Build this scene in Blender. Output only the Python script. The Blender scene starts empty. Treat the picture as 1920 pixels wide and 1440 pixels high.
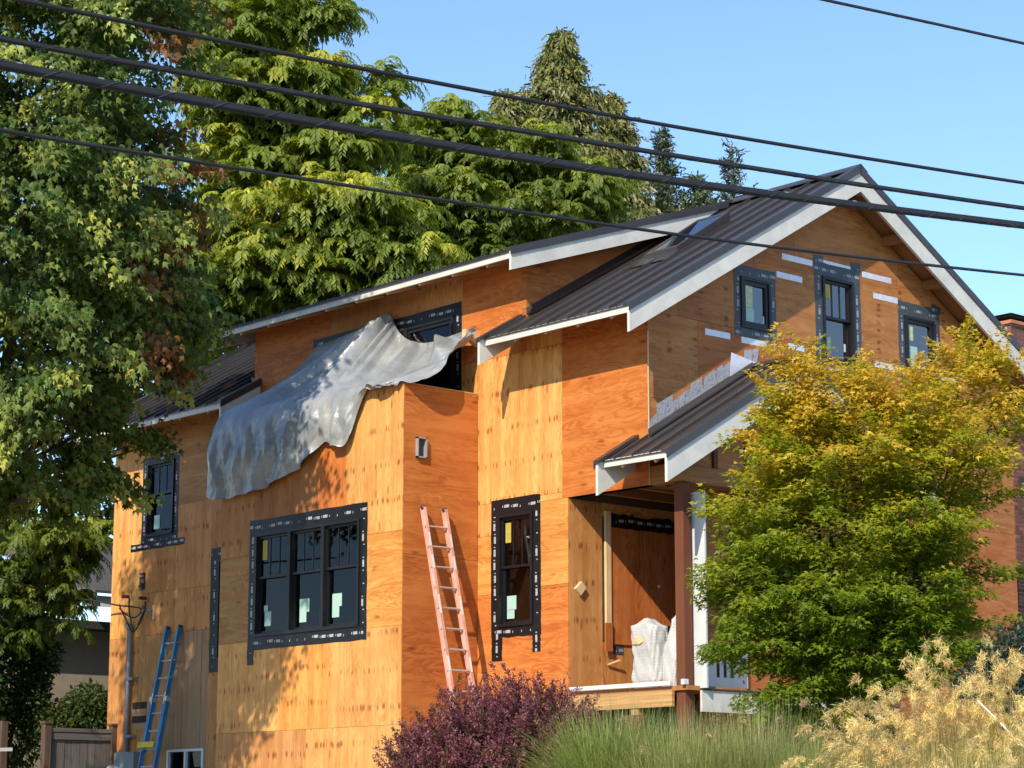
import bpy, bmesh, math, random
import numpy as np
from mathutils import Vector, Matrix
random.seed(7)
rng = np.random.default_rng(11)
scene = bpy.context.scene
COL = scene.collection

# ------------------------------------------------------------------ camera
F = 4260.0                                   # focal length in photo pixels (1920 wide)
PIT, YAW = math.radians(11.0), math.radians(41.68)
cd = np.array([math.sin(YAW)*math.cos(PIT), math.cos(YAW)*math.cos(PIT), math.sin(PIT)])
cr = np.array([math.cos(YAW), -math.sin(YAW), 0.0])
cu = np.cross(cr, cd)
def ray(x, y): return cd + cr*(x-960)/F - cu*(y-720)/F
_w = ray(1215, 700)*31.2
CAM = np.array([-_w[0], -_w[1], 1.6])
cam_data = bpy.data.cameras.new('camera')
cam_data.sensor_width = 36.0
cam_data.lens = F/1920*36
cam_data.clip_start = 0.1; cam_data.clip_end = 5000
cam = bpy.data.objects.new('camera', cam_data); COL.objects.link(cam)
cam.matrix_world = Matrix(((cr[0], cu[0], -cd[0], CAM[0]), (cr[1], cu[1], -cd[1], CAM[1]), (cr[2], cu[2], -cd[2], CAM[2]), (0, 0, 0, 1)))
scene.camera = cam
# ------------------------------------------------------------------ sky and sun
SUN = np.array([-.729, -.333, .598]); SUN = SUN/np.linalg.norm(SUN)
world = bpy.data.worlds.new('World'); scene.world = world; world.use_nodes = True
wn = world.node_tree.nodes; wl = world.node_tree.links
bg = wn['Background']
sky = wn.new('ShaderNodeTexSky'); sky.sky_type = 'NISHITA'; sky.sun_disc = False
sky.sun_elevation = math.asin(SUN[2]); sky.sun_rotation = math.atan2(SUN[0], SUN[1]) % (2*math.pi)
sky.air_density = 1.0; sky.dust_density = 0.0; sky.ozone_density = 5.0
wl.new(sky.outputs[0], bg.inputs[0]); bg.inputs[1].default_value = 0.14
sd = bpy.data.lights.new('sun', 'SUN'); sd.energy = 3.8; sd.angle = math.radians(0.6); sd.color = (1, .90, .74)
sun = bpy.data.objects.new('sun', sd); COL.objects.link(sun)
sun.rotation_euler = Vector(SUN).to_track_quat('Z', 'Y').to_euler(); sun.location = (-20, -10, 30)
scene.render.engine = 'CYCLES'
vs = scene.view_settings
vs.view_transform = 'Standard'; vs.look = 'None'; vs.exposure = 0.80; vs.gamma = 1; vs.use_curve_mapping = False
scene.render.resolution_x = 1024; scene.render.resolution_y = 768

# ------------------------------------------------------------------ pixel helpers (direction from a pixel, distance from a plane)
def onX(x, y, c=0.): v = ray(x, y); return CAM + v*((c-CAM[0])/v[0])
def onY(x, y, c=0.): v = ray(x, y); return CAM + v*((c-CAM[1])/v[1])
def at(x, y, D): return CAM + ray(x, y)*D

# ------------------------------------------------------------------ node helpers
def s2l(c):
    return tuple((v/255/12.92 if v/255 <= .04045 else ((v/255+.055)/1.055)**2.4) for v in c)
def new_mat(name):
    m = bpy.data.materials.new(name); m.use_nodes = True
    nt = m.node_tree; b = nt.nodes['Principled BSDF']
    return m, nt, b
def N(nt, t, **k):
    n = nt.nodes.new(t)
    for a, v in k.items(): setattr(n, a, v)
    return n
def L(nt, a, b): nt.links.new(a, b)
def math_n(nt, op, a, b=None, clamp=False):
    n = nt.nodes.new('ShaderNodeMath'); n.operation = op; n.use_clamp = clamp
    for i, v in enumerate((a, b)):
        if v is None: continue
        if isinstance(v, (int, float)): n.inputs[i].default_value = v
        else: nt.links.new(v, n.inputs[i])
    return n.outputs[0]
def ramp(nt, src, stops, interp='LINEAR'):
    n = nt.nodes.new('ShaderNodeValToRGB'); n.color_ramp.interpolation = interp
    e = n.color_ramp.elements
    while len(e) < len(stops): e.new(.5)
    for i, (p, c) in enumerate(stops):
        e[i].position = p; e[i].color = (c, c, c, 1) if isinstance(c, (int, float)) else (*c, 1)
    nt.links.new(src, n.inputs[0]); return n.outputs[0]
def mixc(nt, fac, a, b, mode='MIX'):
    n = nt.nodes.new('ShaderNodeMix'); n.data_type = 'RGBA'; n.blend_type = mode
    for i, v in ((0, fac), (6, a), (7, b)):
        if isinstance(v, (int, float)): n.inputs[i].default_value = v
        elif isinstance(v, tuple): n.inputs[i].default_value = (*v, 1)
        else: nt.links.new(v, n.inputs[i])
    return n.outputs[2]
def noise(nt, vec, scale, detail=3, rough=.55, dist=0.):
    n = nt.nodes.new('ShaderNodeTexNoise'); n.inputs['Scale'].default_value = scale
    n.inputs['Detail'].default_value = detail; n.inputs['Roughness'].default_value = rough; n.inputs['Distortion'].default_value = dist
    if vec is not None: nt.links.new(vec, n.inputs['Vector'])
    return n.outputs[0]
def mapping(nt, vec, scale):
    n = nt.nodes.new('ShaderNodeMapping'); n.inputs['Scale'].default_value = scale
    nt.links.new(vec, n.inputs['Vector']); return n.outputs[0]
def bump(nt, h, b, strength=.3, dist=.01):
    n = nt.nodes.new('ShaderNodeBump'); n.inputs['Strength'].default_value = strength; n.inputs['Distance'].default_value = dist
    nt.links.new(h, n.inputs['Height']); nt.links.new(n.outputs[0], b.inputs['Normal'])

# ------------------------------------------------------------------ materials
def mat_plywood():
    m, nt, b = new_mat('plywood')
    tc = N(nt, 'ShaderNodeTexCoord'); oi = N(nt, 'ShaderNodeObjectInfo')
    uv = tc.outputs['UV']
    # warp for cathedral figure
    big = noise(nt, mapping(nt, uv, (.9, 4.4, 1)), 1.0, 4, .55, .8)
    bands = math_n(nt, 'SINE', math_n(nt, 'MULTIPLY', big, 54))
    bands = math_n(nt, 'MULTIPLY', math_n(nt, 'ADD', bands, 1), .5)
    fig = ramp(nt, noise(nt, mapping(nt, uv, (.5, 1.2, 1)), 1.3, 2), [(.36, 0.12), (.62, 1)])
    bandmask = math_n(nt, 'MULTIPLY', math_n(nt, 'POWER', bands, 1.6), fig)
    fib = noise(nt, mapping(nt, uv, (2.5, 70, 1)), 1.0, 3, .7)
    streak = noise(nt, mapping(nt, uv, (.35, 7, 1)), 1.0, 3, .55)
    blot = noise(nt, mapping(nt, uv, (1, 1.3, 1)), 1.6, 4, .6)
    hue = mixc(nt, 1., oi.outputs['Color'], (.96, .82, .66), 'MULTIPLY')
    lite = mixc(nt, 1., oi.outputs['Color'], (1.22, 1.24, 1.25), 'MULTIPLY')
    c = mixc(nt, ramp(nt, streak, [(.30, 0), (.70, 1)]), hue, lite)
    dark = mixc(nt, 1., c, (.66, .50, .38), 'MULTIPLY')
    bstr = math_n(nt, 'SUBTRACT', .95, math_n(nt, 'MULTIPLY', oi.outputs['Alpha'], .35))
    c = mixc(nt, math_n(nt, 'MULTIPLY', bandmask, bstr), c, dark)
    c = mixc(nt, math_n(nt, 'MULTIPLY', ramp(nt, fib, [(.42, 0), (.72, 1)]), .5), c, dark)
    c = mixc(nt, math_n(nt, 'MULTIPLY', ramp(nt, blot, [(.46, 0), (.72, 1)]), .55), c, dark)
    # knots, stretched along the grain
    vo = N(nt, 'ShaderNodeTexVoronoi'); vo.inputs['Scale'].default_value = 1.0
    L(nt, mapping(nt, uv, (2.1, 6.5, 1)), vo.inputs['Vector'])
    kn = ramp(nt, vo.outputs['Distance'], [(.06, 1), (.22, 0)])
    kn = math_n(nt, 'MULTIPLY', kn, ramp(nt, noise(nt, mapping(nt, uv, (1.1, 1.6, 1)), 1.2, 1), [(.48, 0), (.55, 1)]))
    # rows of peeler marks across the grain
    sp = N(nt, 'ShaderNodeSeparateXYZ'); L(nt, uv, sp.inputs[0])
    wob = math_n(nt, 'ADD', math_n(nt, 'DIVIDE', sp.outputs[0], .53), math_n(nt, 'MULTIPLY', noise(nt, mapping(nt, uv, (0, 5, 1)), 1., 2), .22))
    fr = math_n(nt, 'ABSOLUTE', math_n(nt, 'SUBTRACT', math_n(nt, 'FRACT', wob), .5))
    row = ramp(nt, fr, [(.03, 1), (.12, 0)])
    tick = ramp(nt, noise(nt, mapping(nt, uv, (1.2, 17, 1)), 1., 1), [(.52, 0), (.62, 1)])
    rows = math_n(nt, 'MULTIPLY', math_n(nt, 'MULTIPLY', row, tick), math_n(nt, 'GREATER_THAN', oi.outputs['Alpha'], .5))
    mark = math_n(nt, 'MAXIMUM', math_n(nt, 'MULTIPLY', kn, .75), math_n(nt, 'MULTIPLY', rows, .85))
    c = mixc(nt, mark, c, mixc(nt, 1., c, (.42, .25, .16), 'MULTIPLY'))
    L(nt, c, b.inputs['Base Color'])
    b.inputs['Roughness'].default_value = .62; b.inputs['Specular IOR Level'].default_value = .25
    bump(nt, math_n(nt, 'ADD', fib, math_n(nt, 'MULTIPLY', bandmask, .4)), b, .25, .004)
    return m
def mat_simple(name, col, rough=.6, var=.12, scale=6., metallic=0., spec=.4, bumps=0.):
    m, nt, b = new_mat(name)
    tc = N(nt, 'ShaderNodeTexCoord')
    n = noise(nt, tc.outputs['Object'], scale, 5, .6)
    c = mixc(nt, ramp(nt, n, [(.3, 0), (.7, 1)]), tuple(v*(1-var) for v in col), tuple(min(1, v*(1+var)) for v in col))
    L(nt, c, b.inputs['Base Color'])
    b.inputs['Roughness'].default_value = rough; b.inputs['Metallic'].default_value = metallic; b.inputs['Specular IOR Level'].default_value = spec
    if bumps: bump(nt, noise(nt, tc.outputs['Object'], scale*6, 4), b, bumps, .01)
    return m
def mat_lumber(name, col, dark=.55):
    m, nt, b = new_mat(name)
    tc = N(nt, 'ShaderNodeTexCoord'); uv = tc.outputs['UV']
    g = noise(nt, mapping(nt, uv, (.8, 28, 1)), 1, 4, .6, .3)
    bl = noise(nt, tc.outputs['Object'], 2.5, 3)
    c = mixc(nt, ramp(nt, g, [(.35, 0), (.7, 1)]), tuple(v*dark for v in col), col)
    c = mixc(nt, math_n(nt, 'MULTIPLY', ramp(nt, bl, [(.45, 0), (.8, 1)]), .5), c, tuple(v*.6 for v in col))
    L(nt, c, b.inputs['Base Color']); b.inputs['Roughness'].default_value = .65; b.inputs['Specular IOR Level'].default_value = .2
    bump(nt, g, b, .25, .004)
    return m
def mat_roof():
    m, nt, b = new_mat('roof_metal')
    tc = N(nt, 'ShaderNodeTexCoord')
    n = noise(nt, mapping(nt, tc.outputs['Object'], (.5, 2, 1)), 2.5, 4)
    c = mixc(nt, n, (.030, .025, .024), (.052, .045, .043))
    L(nt, c, b.inputs['Base Color']); b.inputs['Roughness'].default_value = .36; b.inputs['Specular IOR Level'].default_value = .55
    bump(nt, noise(nt, mapping(nt, tc.outputs['Object'], (.8, 4, 1)), 3., 2), b, .3, .012)
    return m
def mat_glass(name, tint=(.5, .55, .55), ior=1.75, refl=(.9, .93, 1)):
    m, nt, b = new_mat(name)
    out = nt.nodes['Material Output']
    tr = N(nt, 'ShaderNodeBsdfTransparent'); tr.inputs[0].default_value = (*tint, 1)
    gl = N(nt, 'ShaderNodeBsdfGlossy'); gl.inputs['Roughness'].default_value = .015; gl.inputs[0].default_value = (*refl, 1)
    tc = N(nt, 'ShaderNodeTexCoord')
    bn = N(nt, 'ShaderNodeBump'); bn.inputs['Strength'].default_value = .06; bn.inputs['Distance'].default_value = .02
    L(nt, noise(nt, tc.outputs['Object'], 1.6, 1), bn.inputs['Height']); L(nt, bn.outputs[0], gl.inputs['Normal'])
    fr = N(nt, 'ShaderNodeFresnel'); fr.inputs[0].default_value = ior
    mx = N(nt, 'ShaderNodeMixShader'); L(nt, fr.outputs[0], mx.inputs[0]); L(nt, tr.outputs[0], mx.inputs[1]); L(nt, gl.outputs[0], mx.inputs[2])
    L(nt, mx.outputs[0], out.inputs[0])
    return m
def mat_tape(name, base, inkcol, dens=.35):
    # printed flashing tape: u = metres along, v = metres across (0 at centre)
    m, nt, b = new_mat(name)
    tc = N(nt, 'ShaderNodeTexCoord'); sp = N(nt, 'ShaderNodeSeparateXYZ'); L(nt, tc.outputs['UV'], sp.inputs[0])
    u, v = sp.outputs[0], sp.outputs[1]
    cell = math_n(nt, 'FLOOR', math_n(nt, 'DIVIDE', u, .19))
    wn_ = N(nt, 'ShaderNodeTexWhiteNoise', noise_dimensions='1D'); L(nt, cell, wn_.inputs['W'])
    fu = math_n(nt, 'FRACT', math_n(nt, 'DIVIDE', u, .19))
    long_ = math_n(nt, 'MULTIPLY', math_n(nt, 'GREATER_THAN', fu, .12), math_n(nt, 'LESS_THAN', fu, .66))
    tick = math_n(nt, 'MULTIPLY', math_n(nt, 'GREATER_THAN', fu, .80), math_n(nt, 'LESS_THAN', fu, .88))
    off = math_n(nt, 'MULTIPLY', math_n(nt, 'SUBTRACT', wn_.outputs[0], .5), .035)
    av = math_n(nt, 'ABSOLUTE', math_n(nt, 'SUBTRACT', v, off))
    band = math_n(nt, 'LESS_THAN', av, .021)
    band2 = math_n(nt, 'LESS_THAN', av, .016)
    has = math_n(nt, 'GREATER_THAN', wn_.outputs[0], dens)
    ink = math_n(nt, 'MAXIMUM', math_n(nt, 'MULTIPLY', math_n(nt, 'MULTIPLY', long_, band), has), math_n(nt, 'MULTIPLY', tick, band2))
    ink = math_n(nt, 'MULTIPLY', ink, ramp(nt, noise(nt, tc.outputs['UV'], 42, 2), [(.33, .35), (.5, 1)]))
    wear = noise(nt, tc.outputs['UV'], 9, 4)
    base_c = mixc(nt, wear, tuple(x*.7 for x in base), tuple(x*1.4 for x in base))
    L(nt, mixc(nt, math_n(nt, 'MULTIPLY', ink, .85), base_c, inkcol), b.inputs['Base Color'])
    b.inputs['Roughness'].default_value = .45; b.inputs['Specular IOR Level'].default_value = .35
    bump(nt, noise(nt, tc.outputs['UV'], 14, 3), b, .4, .01)
    return m
def mat_leaf(name, trans=.35, gloss=.08, rough=.4):
    m, nt, b = new_mat(name)
    out = nt.nodes['Material Output']; nt.nodes.remove(b)
    at_ = N(nt, 'ShaderNodeAttribute', attribute_name='col')
    di = N(nt, 'ShaderNodeBsdfDiffuse'); L(nt, at_.outputs[0], di.inputs[0])
    tl = N(nt, 'ShaderNodeBsdfTranslucent'); L(nt, mixc(nt, 1., at_.outputs[0], (1.25, 1.2, .55), 'MULTIPLY'), tl.inputs[0])
    mx = N(nt, 'ShaderNodeMixShader'); mx.inputs[0].default_value = trans
    L(nt, di.outputs[0], mx.inputs[1]); L(nt, tl.outputs[0], mx.inputs[2])
    gl = N(nt, 'ShaderNodeBsdfGlossy'); gl.inputs['Roughness'].default_value = rough
    m2 = N(nt, 'ShaderNodeMixShader'); m2.inputs[0].default_value = gloss
    L(nt, mx.outputs[0], m2.inputs[1]); L(nt, gl.outputs[0], m2.inputs[2]); L(nt, m2.outputs[0], out.inputs[0])
    return m
def mat_bark(name, a, bcol):
    m, nt, b = new_mat(name)
    tc = N(nt, 'ShaderNodeTexCoord')
    n = noise(nt, mapping(nt, tc.outputs['Object'], (9, 9, 2)), 2, 5, .65)
    L(nt, mixc(nt, n, a, bcol), b.inputs['Base Color']); b.inputs['Roughness'].default_value = .9
    bump(nt, n, b, .8, .03); return m
def mat_ground(name, a, bcol, scale=3.):
    m, nt, b = new_mat(name)
    tc = N(nt, 'ShaderNodeTexCoord')
    n = noise(nt, tc.outputs['Object'], scale, 6, .65)
    L(nt, mixc(nt, ramp(nt, n, [(.3, 0), (.7, 1)]), a, bcol), b.inputs['Base Color']); b.inputs['Roughness'].default_value = .95
    bump(nt, noise(nt, tc.outputs['Object'], scale*8, 5), b, .6, .03); return m
def mat_tarp():
    m, nt, b = new_mat('tarp')
    tc = N(nt, 'ShaderNodeTexCoord')
    o = tc.outputs['Object']
    n = noise(nt, o, 1.6, 5, .6, .4)
    dirt = noise(nt, o, 4.5, 5, .7)
    c = mixc(nt, ramp(nt, n, [(.35, 0), (.65, 1)]), (.23, .245, .255), (.39, .395, .385))
    c = mixc(nt, math_n(nt, 'MULTIPLY', ramp(nt, dirt, [(.5, 0), (.75, 1)]), .4), c, (.20, .20, .19))
    L(nt, c, b.inputs['Base Color']); b.inputs['Roughness'].default_value = .34; b.inputs['Metallic'].default_value = .2
    vo = N(nt, 'ShaderNodeTexVoronoi'); vo.feature = 'F2'; vo.inputs['Scale'].default_value = 5.5
    wv_ = N(nt, 'ShaderNodeVectorMath'); wv_.operation = 'ADD'; L(nt, o, wv_.inputs[0])
    nz = N(nt, 'ShaderNodeTexNoise'); nz.inputs['Scale'].default_value = 2.2; L(nt, o, nz.inputs['Vector'])
    L(nt, nz.outputs['Color'], wv_.inputs[1]); L(nt, mapping(nt, wv_.outputs[0], (1, 1.3, .7)), vo.inputs['Vector'])
    h = math_n(nt, 'ADD', vo.outputs['Distance'], math_n(nt, 'MULTIPLY', noise(nt, mapping(nt, o, (9, 9, 6)), 1.5, 4, .6, 1.2), .5))
    bump(nt, h, b, .12, .05); return m
def mat_brick():
    m, nt, b = new_mat('brick')
    oi = N(nt, 'ShaderNodeObjectInfo'); tc = N(nt, 'ShaderNodeTexCoord')
    c = ramp(nt, oi.outputs['Random'], [(0, (.10, .035, .025)), (.5, (.19, .062, .04)), (1, (.27, .10, .065))])
    c = mixc(nt, math_n(nt, 'MULTIPLY', noise(nt, tc.outputs['Object'], 40, 4), .6), c, (.09, .04, .03))
    L(nt, c, b.inputs['Base Color']); b.inputs['Roughness'].default_value = .9
    bump(nt, noise(nt, tc.outputs['Object'], 80, 3), b, .6, .004); return m
def mat_membrane():
    m, nt, b = new_mat('membrane'); tc = N(nt, 'ShaderNodeTexCoord'); uv = tc.outputs['UV']
    c = mixc(nt, noise(nt, uv, 9, 4), (.26, .27, .29), (.44, .44, .46))
    pr = ramp(nt, noise(nt, mapping(nt, uv, (18, 7, 1)), 1, 2), [(.60, 0), (.64, 1)])
    c = mixc(nt, math_n(nt, 'MULTIPLY', pr, .7), c, (.34, .09, .10))
    L(nt, c, b.inputs['Base Color']); b.inputs['Roughness'].default_value = .4; b.inputs['Metallic'].default_value = .15
    bump(nt, noise(nt, uv, 22, 4), b, .6, .02); return m
def mat_sack():
    m, nt, b = new_mat('sack_white'); tc = N(nt, 'ShaderNodeTexCoord'); o = tc.outputs['Object']
    sp = N(nt, 'ShaderNodeSeparateXYZ'); L(nt, o, sp.inputs[0])
    ln = math_n(nt, 'GREATER_THAN', math_n(nt, 'SINE', math_n(nt, 'MULTIPLY', sp.outputs[2], 150)), .72)
    reg = ramp(nt, noise(nt, mapping(nt, o, (0, 9, 5)), 1., 2), [(.5, 0), (.56, 1)])
    c = mixc(nt, noise(nt, o, 7, 4), (.40, .39, .37), (.52, .51, .49))
    c = mixc(nt, math_n(nt, 'MULTIPLY', math_n(nt, 'MULTIPLY', ln, reg), .35), c, (.22, .22, .24))
    L(nt, c, b.inputs['Base Color']); b.inputs['Roughness'].default_value = .5
    h = noise(nt, mapping(nt, o, (6, 6, 3)), 1.6, 4, .6, 1.5); bump(nt, h, b, .45, .03); return m
MT = dict(
    ply=mat_plywood(), primed=mat_simple('primed_trim', (.56, .545, .49), .55, .12, 3.5, bumps=.15),
    primed_cool=mat_simple('primed_panel', (.52, .55, .53), .5, .05, 3.),
    roof=mat_roof(), black=mat_simple('black_frame', (.007, .007, .008), .45, .2, 8.),
    glass=mat_glass('window_glass', (.42, .45, .45), 1.33), skyglass=mat_glass('skylight_glass', (.3, .35, .36), 7.), gableglass=mat_glass('gable_window_glass', (.35, .38, .40), 2.7, (1, .90, .84)),
    tape=mat_tape('flashing_tape', (.006, .0065, .008), (.46, .45, .45)), tapegrey=mat_tape('grey_flashing_tape', (.045, .055, .065), (.34, .34, .36), .3),
    sticker=mat_simple('sticker_green', (.34, .50, .43), .6, .06, 20.), stickery=mat_simple('sticker_yellow', (.40, .31, .05), .6, .25, 45.), stickerpale=mat_simple('sticker_pale', (.48, .50, .30), .6, .35, 40.),
    lumber=mat_lumber('lumber', (.62, .36, .15)), lumberdark=mat_lumber('lumber_stained', (.17, .058, .028), .7), lumberpale=mat_lumber('lumber_pale', (.74, .50, .26), .75),
    beam=mat_lumber('beam', (.42, .19, .065), .6), cedarboard=mat_lumber('old_siding', (.40, .235, .12), .65), fencepost=mat_lumber('fence_post', (.13, .082, .058), .6), greywood=mat_lumber('weathered_wood', (.165, .145, .13), .55),
    silver=mat_simple('silver_foil', (.66, .66, .70), .38, .12, 9., .25), whiteplastic=mat_simple('white_plastic', (.60, .60, .58), .5, .05, 5.),
    galv=mat_simple('galvanised', (.30, .31, .31), .42, .15, 9., .5), meter=mat_simple('meter_grey', (.20, .22, .23), .5, .1, 5.),
    rubber=mat_simple('cable_black', (.018, .018, .019), .55, .25, 12.), rubberhi=mat_simple('cable_lashing', (.07, .07, .07), .5, .2, 10., .2),
    interior=mat_simple('interior', (.10, .065, .04), .9, .2, 2.), tarp=mat_tarp(), brick=mat_brick(), mortar=mat_simple('mortar', (.46, .42, .38), .95, .1, 20.),
    pink=mat_simple('fibreglass_red', (.60, .30, .23), .55, .28, 4.), blue=mat_simple('fibreglass_blue', (.06, .20, .36), .45, .18, 4.), alu=mat_simple('aluminium', (.58, .55, .52), .38, .1, 9., .6), yellow=mat_simple('yellow_label', (.65, .42, .02), .5, .1, 9.),
    stucco=mat_simple('stucco', (.26, .22, .16), .95, .1, 6., bumps=.2), darkwood=mat_simple('dark_trim', (.035, .03, .027), .7, .2, 6.), shingle=mat_simple('shingle', (.07, .065, .06), .9, .3, 14.),
    rust=mat_simple('painted_bracket', (.13, .025, .02), .55, .2, 10.), terracotta=mat_simple('terracotta', (.42, .17, .08), .8, .2, 10.), concrete=mat_simple('concrete', (.33, .32, .30), .9, .12, 8., bumps=.2),
    leaf=mat_leaf('leaf', .45, .015, .5), leafthin=mat_leaf('leaf_thin', .55, .02, .5), needle=mat_leaf('needle', .2, .04, .5), straw=mat_leaf('straw', .4, .05, .5),
    bark=mat_bark('bark', (.035, .027, .02), (.10, .08, .06)), barkgrey=mat_bark('bark_grey', (.09, .08, .065), (.24, .21, .17)),
    soil=mat_ground('soil', (.16, .12, .08), (.30, .25, .17)), turf=mat_ground('turf', (.03, .05, .015), (.08, .09, .03), 4.), asphalt=mat_ground('asphalt', (.04, .04, .042), (.06, .06, .06), 8.),
    membrane=mat_membrane(), duct=mat_simple('grey_metal', (.34, .35, .37), .45, .1, 6., .3), shade_shingle=mat_simple('recess_shade_and_shingle', (.03, .02, .015), .95, .3, 30.), sack=mat_sack())  # dark brown: painted shade of openings, also real old shingles

# ------------------------------------------------------------------ object helpers
def tag(o, label=None, cat=None, group=None, kind=None):
    for k, v in (('label', label), ('category', cat), ('group', group), ('kind', kind)):
        if v: o[k] = v
    return o
def thing(name, loc, label, cat, group=None):
    o = bpy.data.objects.new(name, None); COL.objects.link(o); o.location = loc; o.empty_display_size = .2
    return tag(o, label, cat, group)
def adopt(o, parent):
    if parent is None: return
    o.parent = parent
    p = parent; M = Matrix.Identity(4)
    chain = []
    while p is not None: chain.append(p); p = p.parent
    W = Matrix.Identity(4)
    for q in reversed(chain): W = W @ q.matrix_parent_inverse @ Matrix.Translation(q.location)
    o.matrix_parent_inverse = W.inverted()
class MB:
    """collects faces, links them as ONE mesh object"""
    def __init__(s): s.v = []; s.f = []
    def poly(s, pts):
        n = len(s.v); s.v += [tuple(map(float, p)) for p in pts]; s.f.append(tuple(range(n, n+len(pts)))); return s
    def box(s, x0, x1, y0, y1, z0, z1):
        return s.hexa([(x0, y0, z0), (x1, y0, z0), (x1, y1, z0), (x0, y1, z0), (x0, y0, z1), (x1, y0, z1), (x1, y1, z1), (x0, y1, z1)])
    def hexa(s, p):
        n = len(s.v); s.v += [tuple(map(float, q)) for q in p]
        s.f += [tuple(n+i for i in q) for q in ((3, 2, 1, 0), (4, 5, 6, 7), (0, 1, 5, 4), (1, 2, 6, 5), (2, 3, 7, 6), (3, 0, 4, 7))]; return s
    def beam(s, a, b, w, h, up=(0, 0, 1)):
        a, b = np.array(a, float), np.array(b, float); d = b-a; d = d/np.linalg.norm(d)
        sd_ = np.cross(d, up); sd_ = sd_/np.linalg.norm(sd_); u = np.cross(sd_, d)
        q = []
        for c in (a, b):
            for (i, j) in ((-1, -1), (1, -1), (1, 1), (-1, 1)): q.append(c + sd_*w/2*i + u*h/2*j)
        n = len(s.v); s.v += [tuple(x) for x in q]
        s.f += [tuple(n+i for i in t) for t in ((3, 2, 1, 0), (4, 5, 6, 7), (0, 1, 5, 4), (1, 2, 6, 5), (2, 3, 7, 6), (3, 0, 4, 7))]; return s
    def prism(s, pts, off):
        pts = [np.array(p, float) for p in pts]; off = np.array(off, float); n = len(s.v); k = len(pts)
        s.v += [tuple(p) for p in pts] + [tuple(p+off) for p in pts]
        s.f.append(tuple(range(n+k-1, n-1, -1))); s.f.append(tuple(range(n+k, n+2*k)))
        for i in range(k): j = (i+1) % k; s.f.append((n+i, n+j, n+k+j, n+k+i))
        return s
    def tube(s, pts, rad, k=8, cap=True):
        pts = np.array(pts, float); n = len(pts)
        if isinstance(rad, (int, float)): rad = [rad]*n
        base = len(s.v); pa = None
        for i in range(n):
            t = pts[min(i+1, n-1)]-pts[max(i-1, 0)]; t = t/(np.linalg.norm(t)+1e-9)
            if pa is None:
                ref = np.array((0, 0, 1.)) if abs(t[2]) < .9 else np.array((1., 0, 0)); pa = np.cross(t, ref)
            pa = pa - t*(pa@t); pa = pa/(np.linalg.norm(pa)+1e-9); pb = np.cross(t, pa)
            for j in range(k):
                a = 2*math.pi*j/k; s.v.append(tuple(pts[i]+rad[i]*(math.cos(a)*pa+math.sin(a)*pb)))
        for i in range(n-1):
            for j in range(k):
                a = base+i*k+j; b_ = base+i*k+(j+1) % k; s.f.append((a, b_, b_+k, a+k))
        if cap: s.f.append(tuple(range(base+k-1, base-1, -1))); s.f.append(tuple(range(base+(n-1)*k, base+n*k)))
        return s
    def build(s, name, mat, parent=None, g=(0, 0, 1), c=(1, 1, 0), smooth=False, uvoff=None, recalc=True, color=None, bevel=0):
        me = bpy.data.meshes.new(name); me.from_pydata(s.v, [], s.f)
        if recalc:
            bm = bmesh.new(); bm.from_mesh(me); bmesh.ops.recalc_face_normals(bm, faces=bm.faces); bm.to_mesh(me); bm.free()
        me.materials.append(MT[mat] if isinstance(mat, str) else mat)
        V = np.array([v.co for v in me.vertices]); li = np.empty(len(me.loops), int); me.loops.foreach_get('vertex_index', li)
        o_ = uvoff if uvoff is not None else (random.uniform(0, 40), random.uniform(0, 40))
        uv = np.stack([V@np.array(g, float)+o_[0], V@np.array(c, float)+o_[1]], 1)[li]
        l = me.uv_layers.new(name='UVMap'); l.data.foreach_set('uv', uv.astype('f4').ravel())
        if smooth: me.polygons.foreach_set('use_smooth', [True]*len(me.polygons))
        o = bpy.data.objects.new(name, me); COL.objects.link(o); adopt(o, parent)
        if color: o.color = color
        if bevel:
            b_ = o.modifiers.new('bevel', 'BEVEL'); b_.width = bevel; b_.segments = 2; b_.limit_method = 'ANGLE'
        return o

# wall planes: (u, v, w) -> 3D, w = metres out of the wall
def PX(xc): return lambda u, v, w: (xc-w, u, v)          # faces -X, u = Y
def PY(yc): return lambda u, v, w: (u, yc-w, v)          # faces -Y, u = X
def ubox(mb, P, u0, u1, v0, v1, w0, w1):
    return mb.hexa([P(u0, v0, w0), P(u1, v0, w0), P(u1, v1, w0), P(u0, v1, w0), P(u0, v0, w1), P(u1, v0, w1), P(u1, v1, w1), P(u0, v1, w1)])
def clip(poly, h):
    a, b, c = h; out = []
    for i in range(len(poly)):
        p, q = poly[i], poly[(i+1) % len(poly)]
        dp, dq = a*p[0]+b*p[1]-c, a*q[0]+b*q[1]-c
        if dp <= 1e-9: out.append(p)
        if (dp < -1e-9 and dq > 1e-9) or (dp > 1e-9 and dq < -1e-9):
            t = dp/(dp-dq); out.append((p[0]+(q[0]-p[0])*t, p[1]+(q[1]-p[1])*t))
    return out
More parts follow.
